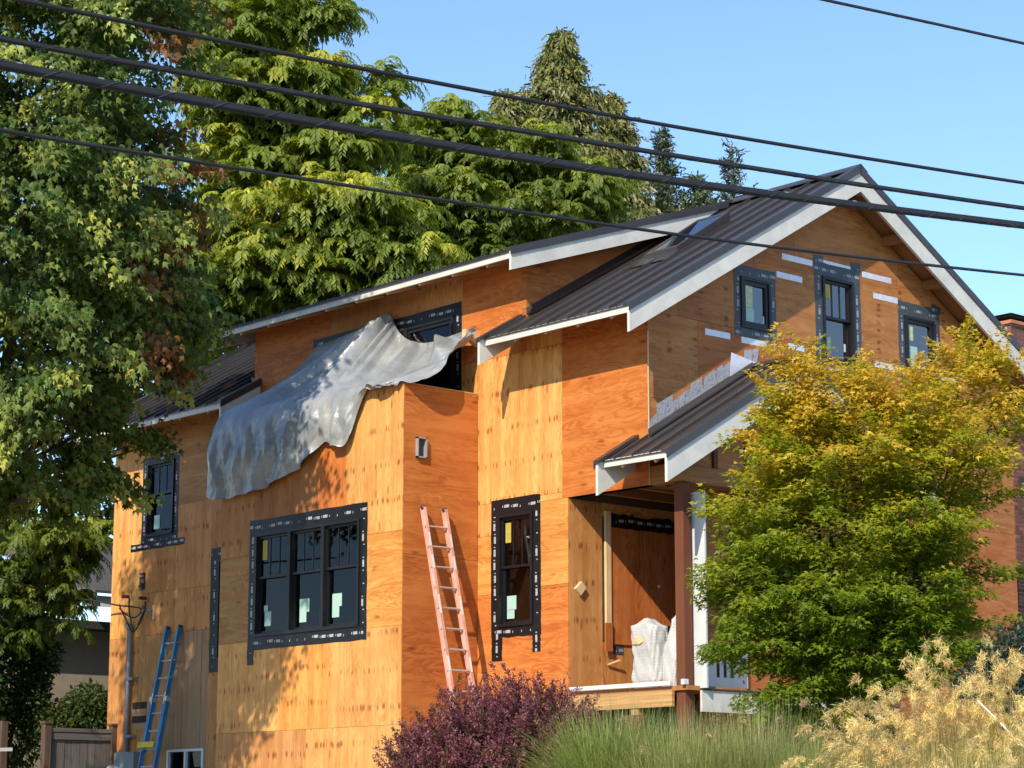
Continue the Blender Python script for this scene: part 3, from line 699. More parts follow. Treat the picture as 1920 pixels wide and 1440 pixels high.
# dormer
DY0, DY1, DE = 2.06, 9.78, -.55
rd = roof_slab('roof', DE, XR-.02, DY0+.05, DY1-.05, zd, t=.10)
seam_panels(rd, DE-.05, XR-.05, DY0+.05, DY1-.05, zd, .41)
def bd(y, lean):
    xe = 3.9
    pts = [(-.68, y, zd(-.68)-.005), (xe, y, zd(xe)-.005)]
    xi = (9.76+.2004-.31 - (8.47+S1*.79))/(S1-.334)
    pts += [(xi+.35, y, zm(xi+.35)+.0), (xi, y, zd(xi)-.30), (-.68, y, zd(-.68)-.30)]
    o = MB().prism(pts, (0, .045, 0)).build('barge_board', 'primed', H, (1, 0, 0), (0, 0, 1))
    c = MB(); A = lambda x, yy, h: (x, yy, zd(x)+h)
    ya, yb = (y-.022, y+.09) if lean > 0 else (y-.045, y+.067)
    c.hexa([A(-.7, ya, -.002), A(xe+.1, ya, -.002), A(xe+.1, yb, -.002), A(-.7, yb, -.002), A(-.7, ya, .045), A(xe+.1, ya, .045), A(xe+.1, yb, .045), A(-.7, yb, .045)])
    yo = (y-.022, y-.004) if lean > 0 else (y+.049, y+.067)
    c.hexa([A(-.7, yo[0], -.07), A(xe, yo[0], -.07), A(xe, yo[1], -.07), A(-.7, yo[1], -.07), A(-.7, yo[0], -.0025), A(xe, yo[0], -.0025), A(xe, yo[1], -.0025), A(-.7, yo[1], -.0025)])
    c.build('rake_trim', 'roof', o)
bd(DY0, 1); bd(DY1-.045, -1)
fascia(DE, DY0+.047, DY1-.047, zd(DE)-.03, .10)
tails([2.75+.78*k for k in range(9)], DE+.005, 0, zd, .135)
# step flashing where the dormer cheek meets the roof
for y0, y1 in ((2.40, 2.488), (9.333, 9.42)):
    f = MB(); A = lambda x, y, h: (x, y, zm(x)+h)
    f.hexa([A(0, y0, .03), A(3.2, y0, .03), A(3.2, y1, .03), A(0, y1, .03), A(0, y0, .04), A(3.2, y0, .04), A(3.2, y1, .12), A(0, y1, .12)]); f.build('step_flashing', 'roof', H)
# skylight
sx0, sx1, sy0, sy1 = 1.62, 2.78, .98, 1.66
A = lambda x, y, h: (x, y, zm(x)+h)
cb = MB()
for (a, b, c, d) in ((sx0, sx0+.07, sy0, sy1), (sx1-.07, sx1, sy0, sy1), (sx0+.07, sx1-.07, sy0, sy0+.07), (sx0+.07, sx1-.07, sy1-.07, sy1)):
    hh = lambda x: .09+.07*(x-sx0)/(sx1-sx0)
    cb.hexa([A(a, c, -.02), A(b, c, -.02), A(b, d, -.02), A(a, d, -.02), A(a, c, hh(a)), A(b, c, hh(b)), A(b, d, hh(b)), A(a, d, hh(a))])
so = cb.build('skylight', 'roof', H)
a, b, c, d = sx0+.07, sx1-.07, sy0+.07, sy1-.07
MB().hexa([A(a, c, hh(a)-.02), A(b, c, hh(b)-.02), A(b, d, hh(b)-.02), A(a, d, hh(a)-.02), A(a, c, hh(a)-.008), A(b, c, hh(b)-.008), A(b, d, hh(b)-.008), A(a, d, hh(a)-.008)]).build('pane', 'skyglass', so)
MB().hexa([A(sx0-.28, sy0-.06, .002), A(sx0, sy0-.06, .002), A(sx0, sy1+.06, .002), A(sx0-.28, sy1+.06, .002), A(sx0-.28, sy0-.06, .01), A(sx0, sy0-.06, .035), A(sx0, sy1+.06, .035), A(sx0-.28, sy1+.06, .01)]).build('apron', 'roof', so)
# foil strips left on the gable sheathing
for (xa, ya, xb, yb) in ((1466, 481, 1523, 493), (1456, 513, 1504, 526), (1541, 493, 1600, 506), (1616, 513, 1671, 528), (1637, 553, 1683, 565), (1322, 620, 1369, 632), (1478, 648, 1508, 655), (1640, 684, 1684, 690), (1764, 709, 1800, 720), (1390, 635, 1437, 648)):
    p, q = onY(xa, ya), onY(xb, yb); z = (p[2]+q[2])/2
    ubox(MB(), WY, p[0], q[0], z-.045, z+.045, .002, .0024+random.uniform(0, .0012)).build('foil_strip', 'silver', wall_gable)

# ------------------------------------------------------------------ porch
def zp(x): return 6.40 + .577*((x if x < 2.1 else 4.2-x)+.75)
PY0, PYB, PE = -1.08, .27, -.62
pr = roof_slab('porch_roof', PE, 2.1, PY0+.05, -.005, zp, t=.10); seam_panels(pr, PE-.05, 2.1, PY0+.05, -.02, zp, .34)
pr2 = roof_slab('porch_roof', PE, -.02, -.003, PYB-.05, zp, t=.10); seam_panels(pr2, PE-.05, -.022, -.018, PYB-.05, zp, .3)
pr3 = roof_slab('porch_roof', 2.102, 4.82, PY0+.05, -.005, zp, t=.10); seam_panels(pr3, 2.102, 4.87, PY0+.05, -.02, zp, .34)
barge('barge_board', -.75, 2.099, PY0, zp, .40); barge('barge_board', 2.101, 4.95, PY0, zp, .40)
barge('barge_board', -.75, -.016, PYB-.045, zp, .44, lean=-1)
fascia(PE, PY0+.047, PYB-.047, zp(PE)-.03, .10)
tails((-.72, -.10), PE+.005, .2, zp, .14)
MB().box(2.02, 2.18, PY0-.01, -.01, zp(2.1)+.005, zp(2.1)+.05).build('ridge_cap', 'roof', H)
# flashing membrane up the gable wall, in overlapping torn pieces
k = 0
x = -.02
while x < 1.95:
    w = random.uniform(.14, .36); hgt = random.uniform(.18, .36); sk = random.uniform(-.05, .12)
    z0, z1 = zp(x)+.0, zp(x+w)+.0
    p = [WY(x, z0, .004+k*.0006), WY(x+w, z1, .004+k*.0006), WY(x+w+sk, z1+hgt*1.1, .004+k*.0006), WY(x+sk*.6, z0+hgt+random.uniform(-.03, .05), .004+k*.0006)]
    MB().prism(p, (0, -.002, 0)).build('flashing_membrane', 'membrane', H, (1, 0, 0), (0, 0, 1)); x += w*.82; k += 1
MB().prism([WY(1.62, zp(1.62), .02), WY(2.5, zp(1.7), .02), WY(2.3, 8.12, .02), WY(1.66, 8.22, .02)], (0, -.003, 0)).build('flashing_membrane', 'silver', H)
fl = MB(); A = lambda x, y, h: (x, y, zp(x)+h)
fl.hexa([A(-.02, -.08, .0), A(2.1, -.08, .0), A(2.1, -.016, .0), A(-.02, -.016, .0), A(-.02, -.08, .03), A(2.1, -.08, .03), A(2.1, -.016, .10), A(-.02, -.016, .10)]); fl.build('step_flashing', 'roof', H)
# beams, post, deck
MB().box(.005, .15, -.60, 1.605, 6.15, 6.40).build('porch_beam', 'beam', H, (0, 1, 0), (0, 0, 1))
MB().box(.152, 4.1, -.57, -.43, 6.15, 6.38).build('porch_beam', 'beam', H, (1, 0, 0), (0, 0, 1))
MB().prism([(-.05, -.50, 6.385), (4.25, -.50, 6.385), (4.25, -.50, zp(4.25)-.14), (2.1, -.50, zp(2.1)-.14), (-.05, -.50, zp(-.05)-.14)], (0, .02, 0)).build('gable_infill', 'ply', H, (1, 0, 0), (0, 0, 1), color=(*s2l(PAL['brown']), 0))
for x in (.75, 1.4, 2.1, 2.8): MB().box(x-.04, x+.04, -.545, -.503, 6.39, min(zp(x)-.15, 7.6)).build('stud', 'lumberdark', H)
for y in (-.2, .5, 1.2): MB().box(.16, 2.39, y-.04, y+.04, 6.18, 6.32).build('ceiling_joist', 'beam', H, (1, 0, 0), (0, 1, 0))
MB().box(.155, 2.39, -.42, 1.60, 6.402, 6.44).build('porch_ceiling', 'interior', H)
post = MB().box(.08, .235, -.545, -.385, GZ-.1, 6.148).build('post', 'lumberdark', H, bevel=.006)
post2 = MB().box(3.9, 4.05, -.545, -.385, GZ-.1, 6.148).build('post', 'lumberdark', H, bevel=.006)
MB().box(.04, 2.4, -.62, 1.60, 3.36, 3.42).build('porch_floor', 'beam', H, (1, 0, 0), (0, 1, 0))
MB().box(2.41, 4.1, -.62, -.02, 3.36, 3.42).build('porch_floor', 'beam', H, (1, 0, 0), (0, 1, 0))
MB().box(-.02, .036, -.36, 1.60, 3.425, 3.485).build('deck_edge', 'whiteplastic', H, bevel=.006)
MB().box(-.02, .075, -.62, -.56, 3.425, 3.50).build('deck_edge', 'whiteplastic', H, bevel=.006)
MB().box(.0, .05, -.375, 1.60, 3.15, 3.36).build('rim_beam', 'lumber', H, (0, 1, 0), (0, 0, 1))
MB().box(.28, 4.0, -.66, -.625, 3.08, 3.36).build('deck_fascia', 'primed', H, (1, 0, 0), (0, 0, 1))
MB().box(.28, 4.0, -.68, -.61, 3.363, 3.385).build('deck_fascia_cap', 'darkwood', H)
for y in (.28, 1.5): MB().box(.02, .12, y, y+.14, GZ-.1, 3.149).build('deck_post', 'lumber', H)
MB().box(-.02, .015, .18, .52, 2.84, 3.06).build('post_bracket', 'rust', H)
for (y, z) in ((.23, 3.02), (.47, 3.02), (.35, 2.90), (.47, 2.93)): MB().tube([(-.022, y, z), (-.03, y, z)], .012, 8).build('bolt', 'galv', H)
MB().box(.55, .60, -.3, 1.5, GZ, 3.1).build('under_deck_shade', 'darkwood', H)  # dark sheet standing in for the shaded void under the deck
# recess wall behind the porch
RP = PY(1.62)
ply(RP, .015, .66, 3.42, 6.14, 'tan', [shr(REC_OPEN)], (), True, wall_recess, 0., gx, rows=1)
ply(RP, .66, 2.40, 5.95, 6.14, 'light', (), (), False, wall_recess, 0., gx, rows=0)
ply(RP, .66, 2.40, 3.42, 4.15, 'tan', (), (), True, wall_recess, 0., gx, rows=0)
for a, b, c, d in ((.80, 1.42, 4.13, 5.82), (1.425, 2.30, 4.45, 5.82)):
    ubox(MB(), RP, a, b, c, d, .004, .022).build('cover_board', 'ply', wall_recess, (0, 0, 1), (1, 0, 0), color=(*s2l((178, 108, 60)), 0))
ubox(MB(), RP, .70, .80, 4.10, 6.02, .004, .045).build('stud', 'lumberpale', wall_recess)
ubox(MB(), RP, .66, .80, 4.02, 4.42, .046, .06).build('cover_board', 'ply', wall_recess, (0, 0, 1), (1, 0, 0), color=(*s2l((178, 108, 60)), 0))
tp = MB(); pts = []
n = 26
for i in range(n): pts.append((.82+1.5*i/(n-1), 5.80+random.uniform(-.012, .012)))
for i in range(n-1, -1, -1): pts.append((.82+1.5*i/(n-1), 6.0+random.uniform(-.03, .03)))
tp.prism([RP(u_, v_, .024) for u_, v_ in pts], (0, -.003, 0)).build('flashing_tape', 'tape', wall_recess, (1, 0, 0), (0, 0, 1), uvoff=(0, -5.9))
ubox(MB(), RP, .86, 1.06, 3.99, 4.12, .002, .006).build('flashing_tape', 'tapegrey', wall_recess, (1, 0, 0), (0, 0, 1), uvoff=(0, -4.05))
p = onY(1085, 1105, 1.62); cx, cz = p[0], p[2]
MB().prism([RP(cx-.10, cz, .001), RP(cx, cz-.09, .001), RP(cx+.10, cz+.02, .001), RP(cx+.02, cz+.11, .001)], (0, -.05, 0)).build('wood_block', 'lumberpale', wall_recess)
p = onY(1145, 1240, 1.62); MB().beam((p[0]-.08, 1.60, p[2]-.05), (p[0]+.1, 1.53, p[2]+.02), .02, .02).build('wood_splinter', 'lumberpale', wall_recess)
p = onY(1233, 1100, 1.62); MB().tube([(p[0], 1.60, p[2]), (p[0], 1.585, p[2])], .02, 10).build('junction_cap', 'whiteplastic', wall_recess)
# white primed door surround at the right of the porch opening
MB().box(.285, .315, -.745, -.475, 3.39, 6.02).build('primed_board', 'primed_cool', H)
MB().box(.92, 1.85, -.05, -.016, 3.45, 4.0).build('primed_board', 'primed_cool', H)
for x in (1.22, 1.36, 1.5): MB().box(x, x+.05, -.056, -.0505, 3.6, 3.9).build('slot_shade', 'shade_shingle', H)  # flat dark strips; the shade inside the slots is painted on
# small fittings on the side wall
ubox(MB(), WX, 12.52, 12.70, 5.68, 5.98, .001, .012).build('vent_hole_shade', 'shade_shingle', wall_side)  # flat dark plate; the opening's shade is put into its colour
vm = MB()
for i in range(14):
    a = random.uniform(12.53, 12.66); z = random.uniform(5.66, 5.92); ubox(vm, WX, a, a+.03, z, z+.04, .013, .03+random.uniform(0, .02))
vm.build('vent_rubble', 'stucco', wall_side)
for i in range(4):
    ubox(MB(), WX, 12.36, 12.80, 3.24+.12*i, 3.355+.12*i, .002, .01+.002*(i % 2)).build('old_shingle', 'shade_shingle' if i % 2 else 'cedarboard', wall_side, (0, 1, 0), (0, 0, 1))

# ================================================================== THINGS AROUND THE HOUSE
# ------------------------------------------------------------------ ladders
def ladder(name, label, base, top, wdir, width, mat, z_split, rung=.305, extra=None, stick=()):
    base, top, wdir = np.array(base, float), np.array(top, float), np.array(wdir, float)
    d = top-base; Ld = np.linalg.norm(d); d /= Ld
    nrm = np.cross(wdir, d); nrm /= np.linalg.norm(nrm)
    t = thing(name, tuple(base), label, 'ladder', 'extension ladders leaning on the house')
    def rail(off, a, b, w, depth, nm='rail', fwd=0.):
        m = MB(); c0 = base+d*a+wdir*off+nrm*fwd; c1 = base+d*b+wdir*off+nrm*fwd
        # C-channel: web and two flanges
        m.beam(c0, c1, .006, depth, nrm)
        for s in (-1, 1): m.beam(c0+nrm*s*depth/2, c1+nrm*s*depth/2, w, .007, nrm)
        return m.build(nm, mat, t)
    hw = width/2
    ks = z_split
    for s in (-1, 1):
        rl = rail(s*hw, max(0, ks-.9), Ld, .046, .08)
        c = base+d*(Ld+.005)+wdir*s*hw
        MB().tube([c-d*.02, c+d*.02], .034, 12).build('end_cap', 'rubber', rl)
        rb = rail(s*(hw+.045), 0., ks, .036, .075, 'rail', -.0)
        c = base+wdir*s*(hw+.045)
        MB().beam(c-d*.02, c+d*.03, .07, .09, nrm).build('foot', 'rubber', rb)
        c = base+d*ks+wdir*s*(hw+.03)
        MB().beam(c-d*.05, c+d*.03, .09, .10, nrm).build('rung_lock', 'alu', t)
        for (a, ln) in stick: MB().beam(base+d*(Ld*a)+wdir*s*(hw)+nrm*.046, base+d*(Ld*a+ln)+wdir*s*hw+nrm*.046, .03, .004, nrm).build('sticker', 'whiteplastic', rl)
    a = Ld-.28
    while a > .15:
        c = base+d*a; MB().tube([c-wdir*(hw+.02), c+wdir*(hw+.02)], .017, 8).build('rung', 'alu', t); a -= rung
    return t, base, d, nrm, hw
zb = float(ground_h(-.9, 2.5))
ladder('extension_ladder', 'red fibreglass extension ladder leaning on the orange side of the balcony box', (-.84, 2.56, zb), (-.90, 3.50, 6.10), (1, 0, 0), .40, 'pink', 1.20, stick=((.62, .28), (.78, .2), (.86, .2), (.42, .22)))
zb = float(ground_h(-.6, 11.6))
lt = ladder('extension_ladder', 'blue fibreglass extension ladder with yellow label leaning on the shaded back wall', (-.60, 11.50, zb), (-.05, 11.50, 4.95), (0, -1, 0), .38, 'blue', 1.75, stick=((.55, .2),))
b_, d_, n_, hw_ = lt[1:]
q = b_+d_*.95; MB().beam(q+np.array((0, .34, 0))+n_*.065, q-np.array((0, .16, 0))+n_*.065, .012, .10, d_).build('warning_label', 'yellow', lt[0])

# ------------------------------------------------------------------ tarp over the balcony
def tarp():
    # columns from the left edge to the right corner; rows: wall edge, middle, parapet fold, hang, hem
    xf = BX-.045
    cols = []
    def col(T, F_, B, sag=.0, xt=-.06, mid=None):
        t = onX(T[0], T[1], xt); f = onX(F_[0], F_[1], xf); b = onX(B[0], B[1], xf-.06) if B else f+np.array((-.03, 0, -.02))
        m1 = t*.66+f*.34+np.array((0, 0, sag)); m2 = t*.33+f*.67+np.array((0, 0, sag))
        h1 = f*.62+b*.38+np.array((-.10, 0, 0)); h2 = f*.3+b*.7+np.array((-.08, 0, 0))
        cols.append([t, m1, m2, f+np.array((-.01, 0, .075)), h1, h2, b])
    col((590, 652), (414, 789), (389, 932), -.02)
    col((618, 640), (448, 783), (412, 940), -.05)
    col((648, 628), (486, 775), (455, 926), -.10)
    col((684, 612), (530, 767), (520, 905), -.13)
    col((712, 598), (566, 760), (575, 862), -.07)
    col((727, 587), (598, 752), (604, 832), .02)
    col((737, 600), (626, 746), (630, 836), -.03)
    col((748, 622), (652, 740), (650, 835), -.06)
    col((768, 638), (690, 731), None, -.06)
    col((795, 643), (735, 722), None, -.03)
    # the last columns bridge from the wall hook to the parapet corner
    def col2(T, B, xt, xb):
        t = onX(*T, xt); b = onX(*B, xb)
        cols.append([t*(1-s)+b*s+np.array((0, 0, -.05*math.sin(s*math.pi))) for s in (0, .2, .4, .6, .75, .9, 1.)])
    col2((822, 638), (783, 712), -.12, BX+.1); col2((850, 628), (822, 690), -.16, -1.0); col2((872, 620), (856, 655), -.22, -.6); col2((886, 614), (884, 622), -.26, -.30)
    C = np.array(cols)                                   # (nc,7,3)
    nc = len(C); NU, NV = 260, 170
    def cr_(A, n):
        m = len(A); out = []
        for s in np.linspace(0, m-1, n):
            i = min(int(s), m-2); f = s-i
            p0, p1, p2, p3 = A[max(i-1, 0)], A[i], A[i+1], A[min(i+2, m-1)]
            out.append(.5*((2*p1)+(-p0+p2)*f+(2*p0-5*p1+4*p2-p3)*f*f+(-p0+3*p1-3*p2+p3)*f**3))
        return np.array(out)
    G = cr_(C, NU); G = np.array([cr_(g, NV) for g in G])   # (NU,NV,3)
    U, V = np.meshgrid(np.linspace(0, 1, NU), np.linspace(0, 1, NV), indexing='ij')
    du = np.gradient(G, axis=0); dv = np.gradient(G, axis=1)
    nr = np.cross(du, dv); nr /= (np.linalg.norm(nr, axis=2, keepdims=True)+1e-9)
    if (nr[NU//3, NV//4] @ np.array((-1, 0, 1))) < 0: nr = -nr
    Yc, Zc = G[..., 1], G[..., 2]
    peak = np.clip(1-np.abs(U-.40)/.45, 0, 1)
    # folds fanning out of the peak: straight pulled creases of uneven width; looser drapes in the hanging part
    tri = lambda t: 2*np.abs(2*(t-np.floor(t+.5)))-1
    ang = np.arctan2(Yc-5.62, 9.80-Zc+.02); dist = np.hypot(Yc-5.62, 9.80-Zc)
    aw = ang+.10*np.sin(ang*3.1+.6)+.05*np.sin(ang*7.7)
    top_ = np.clip((.51-V)/.14, 0, 1); grow = np.clip(dist/.55, 0, 1)*np.clip(2.6-dist*.55, .35, 1)
    fold = top_*grow*(.10*tri(aw*2.6+.2)+.065*tri(aw*5.3+.1)*(.55+.45*np.sin(aw*4.3))+.02*tri(aw*11.1+.4)*np.sin(aw*6)**2)
    hang = np.clip((V-.53)/.12, 0, 1)
    wp = .10*np.sin(Zc*3.3+Yc*1.2)+.06*np.sin(Zc*7.1-Yc*2.7)
    wq_ = .10*np.sin(Yc*2.1-Zc*2.3)+.07*np.sin(Yc*5.3+1.1)
    crum = hang*(.045*tri(Yc*1.55+Zc*.25+wp)+.020*tri(Yc*3.4-Zc*.5+wp*2+.3)+.007*tri(Zc*1.6+Yc*1.5+wq_*2)+.006*tri(Yc*7.3+Zc*1.1+wp*3))
    fine = .003*tri(Yc*9+Zc*6+wp*4)
    edge = np.clip(np.minimum(V/.06, 1), 0, 1)
    G = G + nr*((fold*edge+crum+fine))[..., None]
    hem = np.clip((V-.9)/.1, 0, 1)*(U < .58); G[..., 2] += hem*(.02*np.sin(Yc*4.1)+.012*np.sin(Yc*14.3+1)); G[..., 0] -= hem*(.03+.03*np.sin(Yc*8))
    G[..., 0] = np.where((V > .5) & (G[..., 0] > BX-.02) & (U < .58), BX-.02, G[..., 0])
    me = bpy.data.meshes.new('tarp')
    f = [(i*NV+j, (i+1)*NV+j, (i+1)*NV+j+1, i*NV+j+1) for i in range(NU-1) for j in range(NV-1)]
    me.from_pydata(G.reshape(-1, 3).tolist(), [], f); me.materials.append(MT['tarp'])
    me.polygons.foreach_set('use_smooth', [True]*len(me.polygons))
    me.set_sharp_from_angle(angle=math.radians(24))
    o = bpy.data.objects.new('tarp', me); COL.objects.link(o)
    so_ = o.modifiers.new('thick', 'SOLIDIFY'); so_.thickness = .003
    tag(o, 'crumpled silver tarpaulin tied up over the balcony and hanging down its front', 'tarpaulin')
tarp()
p = onX(884, 632, -.12)
MB().prism([(-.001, p[1]-.05, p[2]-.14), (-.27, p[1]-.05, p[2]-.02), (-.27, p[1]-.05, p[2]+.10), (-.001, p[1]-.05, p[2]+.06)], (0, .09, 0)).build('wood_bracket', 'lumberpale', H)

# ------------------------------------------------------------------ sacks on the porch
def sack(label, cx, cy, z0, w, dpt, h, seed, torn):
    r_ = random.Random(seed); nu, nv = 64, 44; V = []; Fc = []
    for j in range(nv+1):
        v = j/nv
        prof = (1-.22*max(0, v-.55)/.45-.10*math.cos(v*9+seed)*.3)*(.86+.14*min(1, v/.12)) if v < .93 else .62*(1-(v-.93)/.07*.5)
        for i in range(nu):
            a = 2*math.pi*i/nu
            se = abs(math.cos(a))**.55*(1 if math.cos(a) > 0 else -1), abs(math.sin(a))**.55*(1 if math.sin(a) > 0 else -1)
            wr = 1+.09*abs(math.sin(a*3.5+seed+v*4))*math.sin(v*7+seed)+.06*abs(math.sin(a*6.5-v*9+seed*2))-.05+.025*math.sin(a*13+v*17+seed*2)
            lx = .05*math.sin(v*4+seed)
            V.append((cx+se[0]*dpt/2*prof*wr+lx, cy+se[1]*w/2*prof*wr+.04*math.sin(v*3+seed*2), z0+v*h*(1+.06*math.sin(a*2+seed)*max(0, v-.6))))
    for j in range(nv):
        for i in range(nu): Fc.append((j*nu+i, j*nu+(i+1) % nu, (j+1)*nu+(i+1) % nu, (j+1)*nu+i))
    Fc.append(tuple(range(nu-1, -1, -1))); Fc.append(tuple(range(nv*nu, nv*nu+nu)))
    t = thing('sack', (cx, cy, z0), label, 'sack')
    m = MB(); m.v = V; m.f = Fc; bd_ = m.build('bag', 'sack', t, smooth=True)
    if torn:
        yy, zz = cy-.02, z0+h*.70
        q = MB(); 
        pts = [(cx-dpt*.45, yy+.16, zz-.05), (cx-dpt*.5, yy+.10, zz+.03), (cx-dpt*.48, yy-.02, zz+.06), (cx-dpt*.44, yy-.14, zz+.10), (cx-dpt*.46, yy-.12, zz-.01), (cx-dpt*.5, yy, zz-.06)]
        q.prism(pts, (-.035, 0, .0)).build('contents', 'lumberpale', t)
    return t
sack('bulging white woven sack with a torn side showing tan scraps, on the porch', .42, .44, 3.425, .52, .40, .94, 1.3, True)
sack('tall narrow white sack standing between the torn sack and the porch post', .56, .05, 3.425, .30, .30, 1.02, 4.1, False)

# ------------------------------------------------------------------ service mast and meter
sm = thing('service_mast', (-.06, 12.86, 2.9), 'grey conduit service mast with looping black wires on the back wall', 'service mast')
MB().tube([(-.075, 12.86, 2.86), (-.075, 12.86, 4.98)], .045, 12).build('conduit', 'galv', sm, smooth=True)
MB().tube([(-.075, 12.86, 4.98), (-.09, 12.86, 5.06), (-.15, 12.86, 5.08)], [.05, .055, .04], 12).build('weatherhead', 'galv', sm, smooth=True)
for z in (3.1, 4.1): MB().box(-.13, -.001, 12.66, 12.9, z, z+.05).build('conduit_clamp', 'galv', sm)
def wire_curve(pts, n=14):
    A = np.array(pts, float); out = []
    m = len(A)
    for s in np.linspace(0, m-1, n*(m-1)+1):
        i = min(int(s), m-2); f = s-i
        p0, p1, p2, p3 = A[max(i-1, 0)], A[i], A[i+1], A[min(i+2, m-1)]
        out.append(.5*((2*p1)+(-p0+p2)*f+(2*p0-5*p1+4*p2-p3)*f*f+(-p0+3*p1-3*p2+p3)*f**3))
    return np.array(out)
def wx(x, y, X=-.16): return onX(x, y, X)
for pts in ([(248, 1186), (240, 1170), (228, 1145), (224, 1133)], [(250, 1184), (243, 1150), (242, 1122)], [(252, 1184), (262, 1168), (270, 1150), (274, 1128)], [(224, 1140), (236, 1152), (252, 1158), (264, 1148), (262, 1140), (247, 1138)], [(272, 1128), (272, 1140), (266, 1154), (256, 1180)]):
    MB().tube(wire_curve([wx(*p) for p in pts]), .013, 6).build('wire_loop', 'rubber', sm, smooth=True)
for x, y in ((242, 1119), (274, 1122)): q = wx(x, y, -.05); MB().tube([q, q+np.array((-.14, 0, 0))], .03, 8).build('insulator', 'rust', sm)
q = wx(290, 1145, -.02); MB().box(-.05, -.001, q[1]-.03, q[1]+.03, q[2]-.15, q[2]+.10).build('hook_plate', 'lumberpale', sm)
MB().tube([q+np.array((-.05, .03, 0)), q+np.array((-.10, .10, .02)), q+np.array((-.13, .2, .0))], .02, 6).build('hook', 'galv', sm)
MB().tube(wire_curve([wx(247, 1137), wx(222, 1135), wx(180, 1127, -.3), wx(120, 1118, -.6), wx(40, 1095, -1.5), wx(-80, 1050, -3.0), wx(-260, 960, -6)]), .016, 6).build('service_wire', 'rubber', sm, smooth=True)
mb_ = thing('meter_box', (-.12, 12.75, 2.3), 'grey electric meter box with round glass meter at the foot of the conduit', 'meter box')
MB().box(-.2, -.002, 12.42, 13.05, 2.05, 2.855).build('box', 'meter', mb_, bevel=.012)
MB().tube([(-.2, 12.98, 2.52), (-.32, 12.98, 2.52), (-.35, 12.98, 2.52)], [.11, .11, .08], 20).build('meter', 'whiteplastic', mb_)
MB().tube([(-.351, 12.98, 2.52), (-.355, 12.98, 2.52)], .06, 16).build('dial', 'meter', mb_)

# ------------------------------------------------------------------ overhead cables (all in the vertical plane over the verge)
CY = CAM[1]+12.0
def cable(label, px, r, dy=0., kind='strand', name='overhead_cable'):
    P = wire_curve([onY(x, y, CY+dy) for x, y in px], 24)
    t = thing(name, tuple(P[len(P)//2]), label, 'cable', 'overhead cables along the street')
    if kind == 'single':
        MB().tube(P, r, 8).build('sheath', 'rubber', t, smooth=True)
    else:
        MB().tube(P, r*.80, 8).build('sheath', 'rubber', t, smooth=True)
        # messenger strand and lashing wire spiralled round the bundle
        n = len(P)*5; idx = np.linspace(0, len(P)-1, n); Q = np.stack([np.interp(idx, np.arange(len(P)), P[:, i]) for i in range(3)], 1)
        s = np.concatenate([[0], np.cumsum(np.linalg.norm(np.diff(Q, axis=0), axis=1))])
        tv = np.gradient(Q, axis=0); tv /= np.linalg.norm(tv, axis=1, keepdims=True)
        pa = np.cross(tv, np.array((0, 0, 1.))); pa /= np.linalg.norm(pa, axis=1, keepdims=True); pb = np.cross(pa, tv)
        # a second, thinner cable riding on top
        MB().tube(P+np.array((0, 0, r*.75)), r*.36, 6).build('messenger', 'rubber', t, smooth=True)
        ph = s*2*math.pi/.42
        H_ = Q + pa*(r*.86*np.cos(ph))[:, None] + pb*(r*.86*np.sin(ph)+r*.1)[:, None]
        MB().tube(H_, r*.075, 4).build('lashing_wire', 'rubberhi', t, smooth=True)
        if kind == 'clips':
            for k in sorted(random.sample(range(8, n-8), 14)):
                c = Q[k]+np.array((0, 0, r*.9)); MB().tube([c-tv[k]*.022, c+tv[k]*.016], r*.34, 6).build('clip', 'galv', t)
    return t
cable('thickest black bundled cable wound with a spiral lashing wire', [(-260, 76), (0, 123), (320, 182), (640, 240), (960, 294), (1280, 343), (1600, 385), (1920, 424), (2150, 450)], .036, 0, 'clips')
cable('medium black lashed cable strung just above the thickest one', [(-260, 20), (0, 73), (320, 133), (640, 190), (960, 243), (1280, 295), (1600, 345), (1920, 391), (2150, 421)], .022, 0., 'lash')
cable('plain thin black cable, the uppermost that crosses the whole street front', [(-260, -64), (0, -8), (320, 58), (640, 121), (960, 182), (1280, 240), (1600, 293), (1920, 343), (2150, 376)], .0165, .0, 'single')
cable('plain thin black cable, the lowest one, passing in front of the gable', [(-260, 196), (0, 244), (320, 296), (640, 346), (960, 395), (1280, 441), (1600, 481), (1920, 516), (2150, 538)], .0135, 0., 'single')
cable('short stretch of black cable crossing open sky above the gable ridge', [(1200, -72), (1400, -32), (1545, 0), (1730, 40), (1920, 82), (2150, 132)], .015, 0, 'lash')

# ------------------------------------------------------------------ neighbours
nb = thing('neighbour_house', tuple(onY(150, 1400, 19.)*np.array((1, 1, 0))+np.array((0, 0, 2.4))), 'low beige stucco house with white eave behind the wooden gate', 'house')
a, b = onY(20, 1250, 19.), onY(330, 1250, 19.)
MB().box(a[0], b[0], 19., 24, 1.5, onY(150, 1182, 19.)[2]).build('wall', 'stucco', nb)
zt = onY(150, 1182, 19.)[2]
MB().box(a[0]-.3, b[0], 18.5, 24, zt+.003, zt+.16).build('soffit', 'darkwood', nb)
e0, e1 = onY(180, 1118, 18.2), onY(420, 1124, 18.2)
MB().prism([(e0[0], 18.2, e0[2]-.2), (e1[0], 18.2, e0[2]-.2), (e1[0], 18.2, e0[2]+.02), (e0[0], 18.2, e0[2]+.02)], (0, .04, 0)).build('fascia', 'whiteplastic', nb)
MB().prism([(e0[0], 18.15, e0[2]-.3), (e0[0], 18.15, e0[2]+.06), (e0[0], 22, e0[2]+1.5), (e0[0], 22, e0[2]+1.2)], (-.05, 0, 0)).build('barge_board', 'greywood', nb)
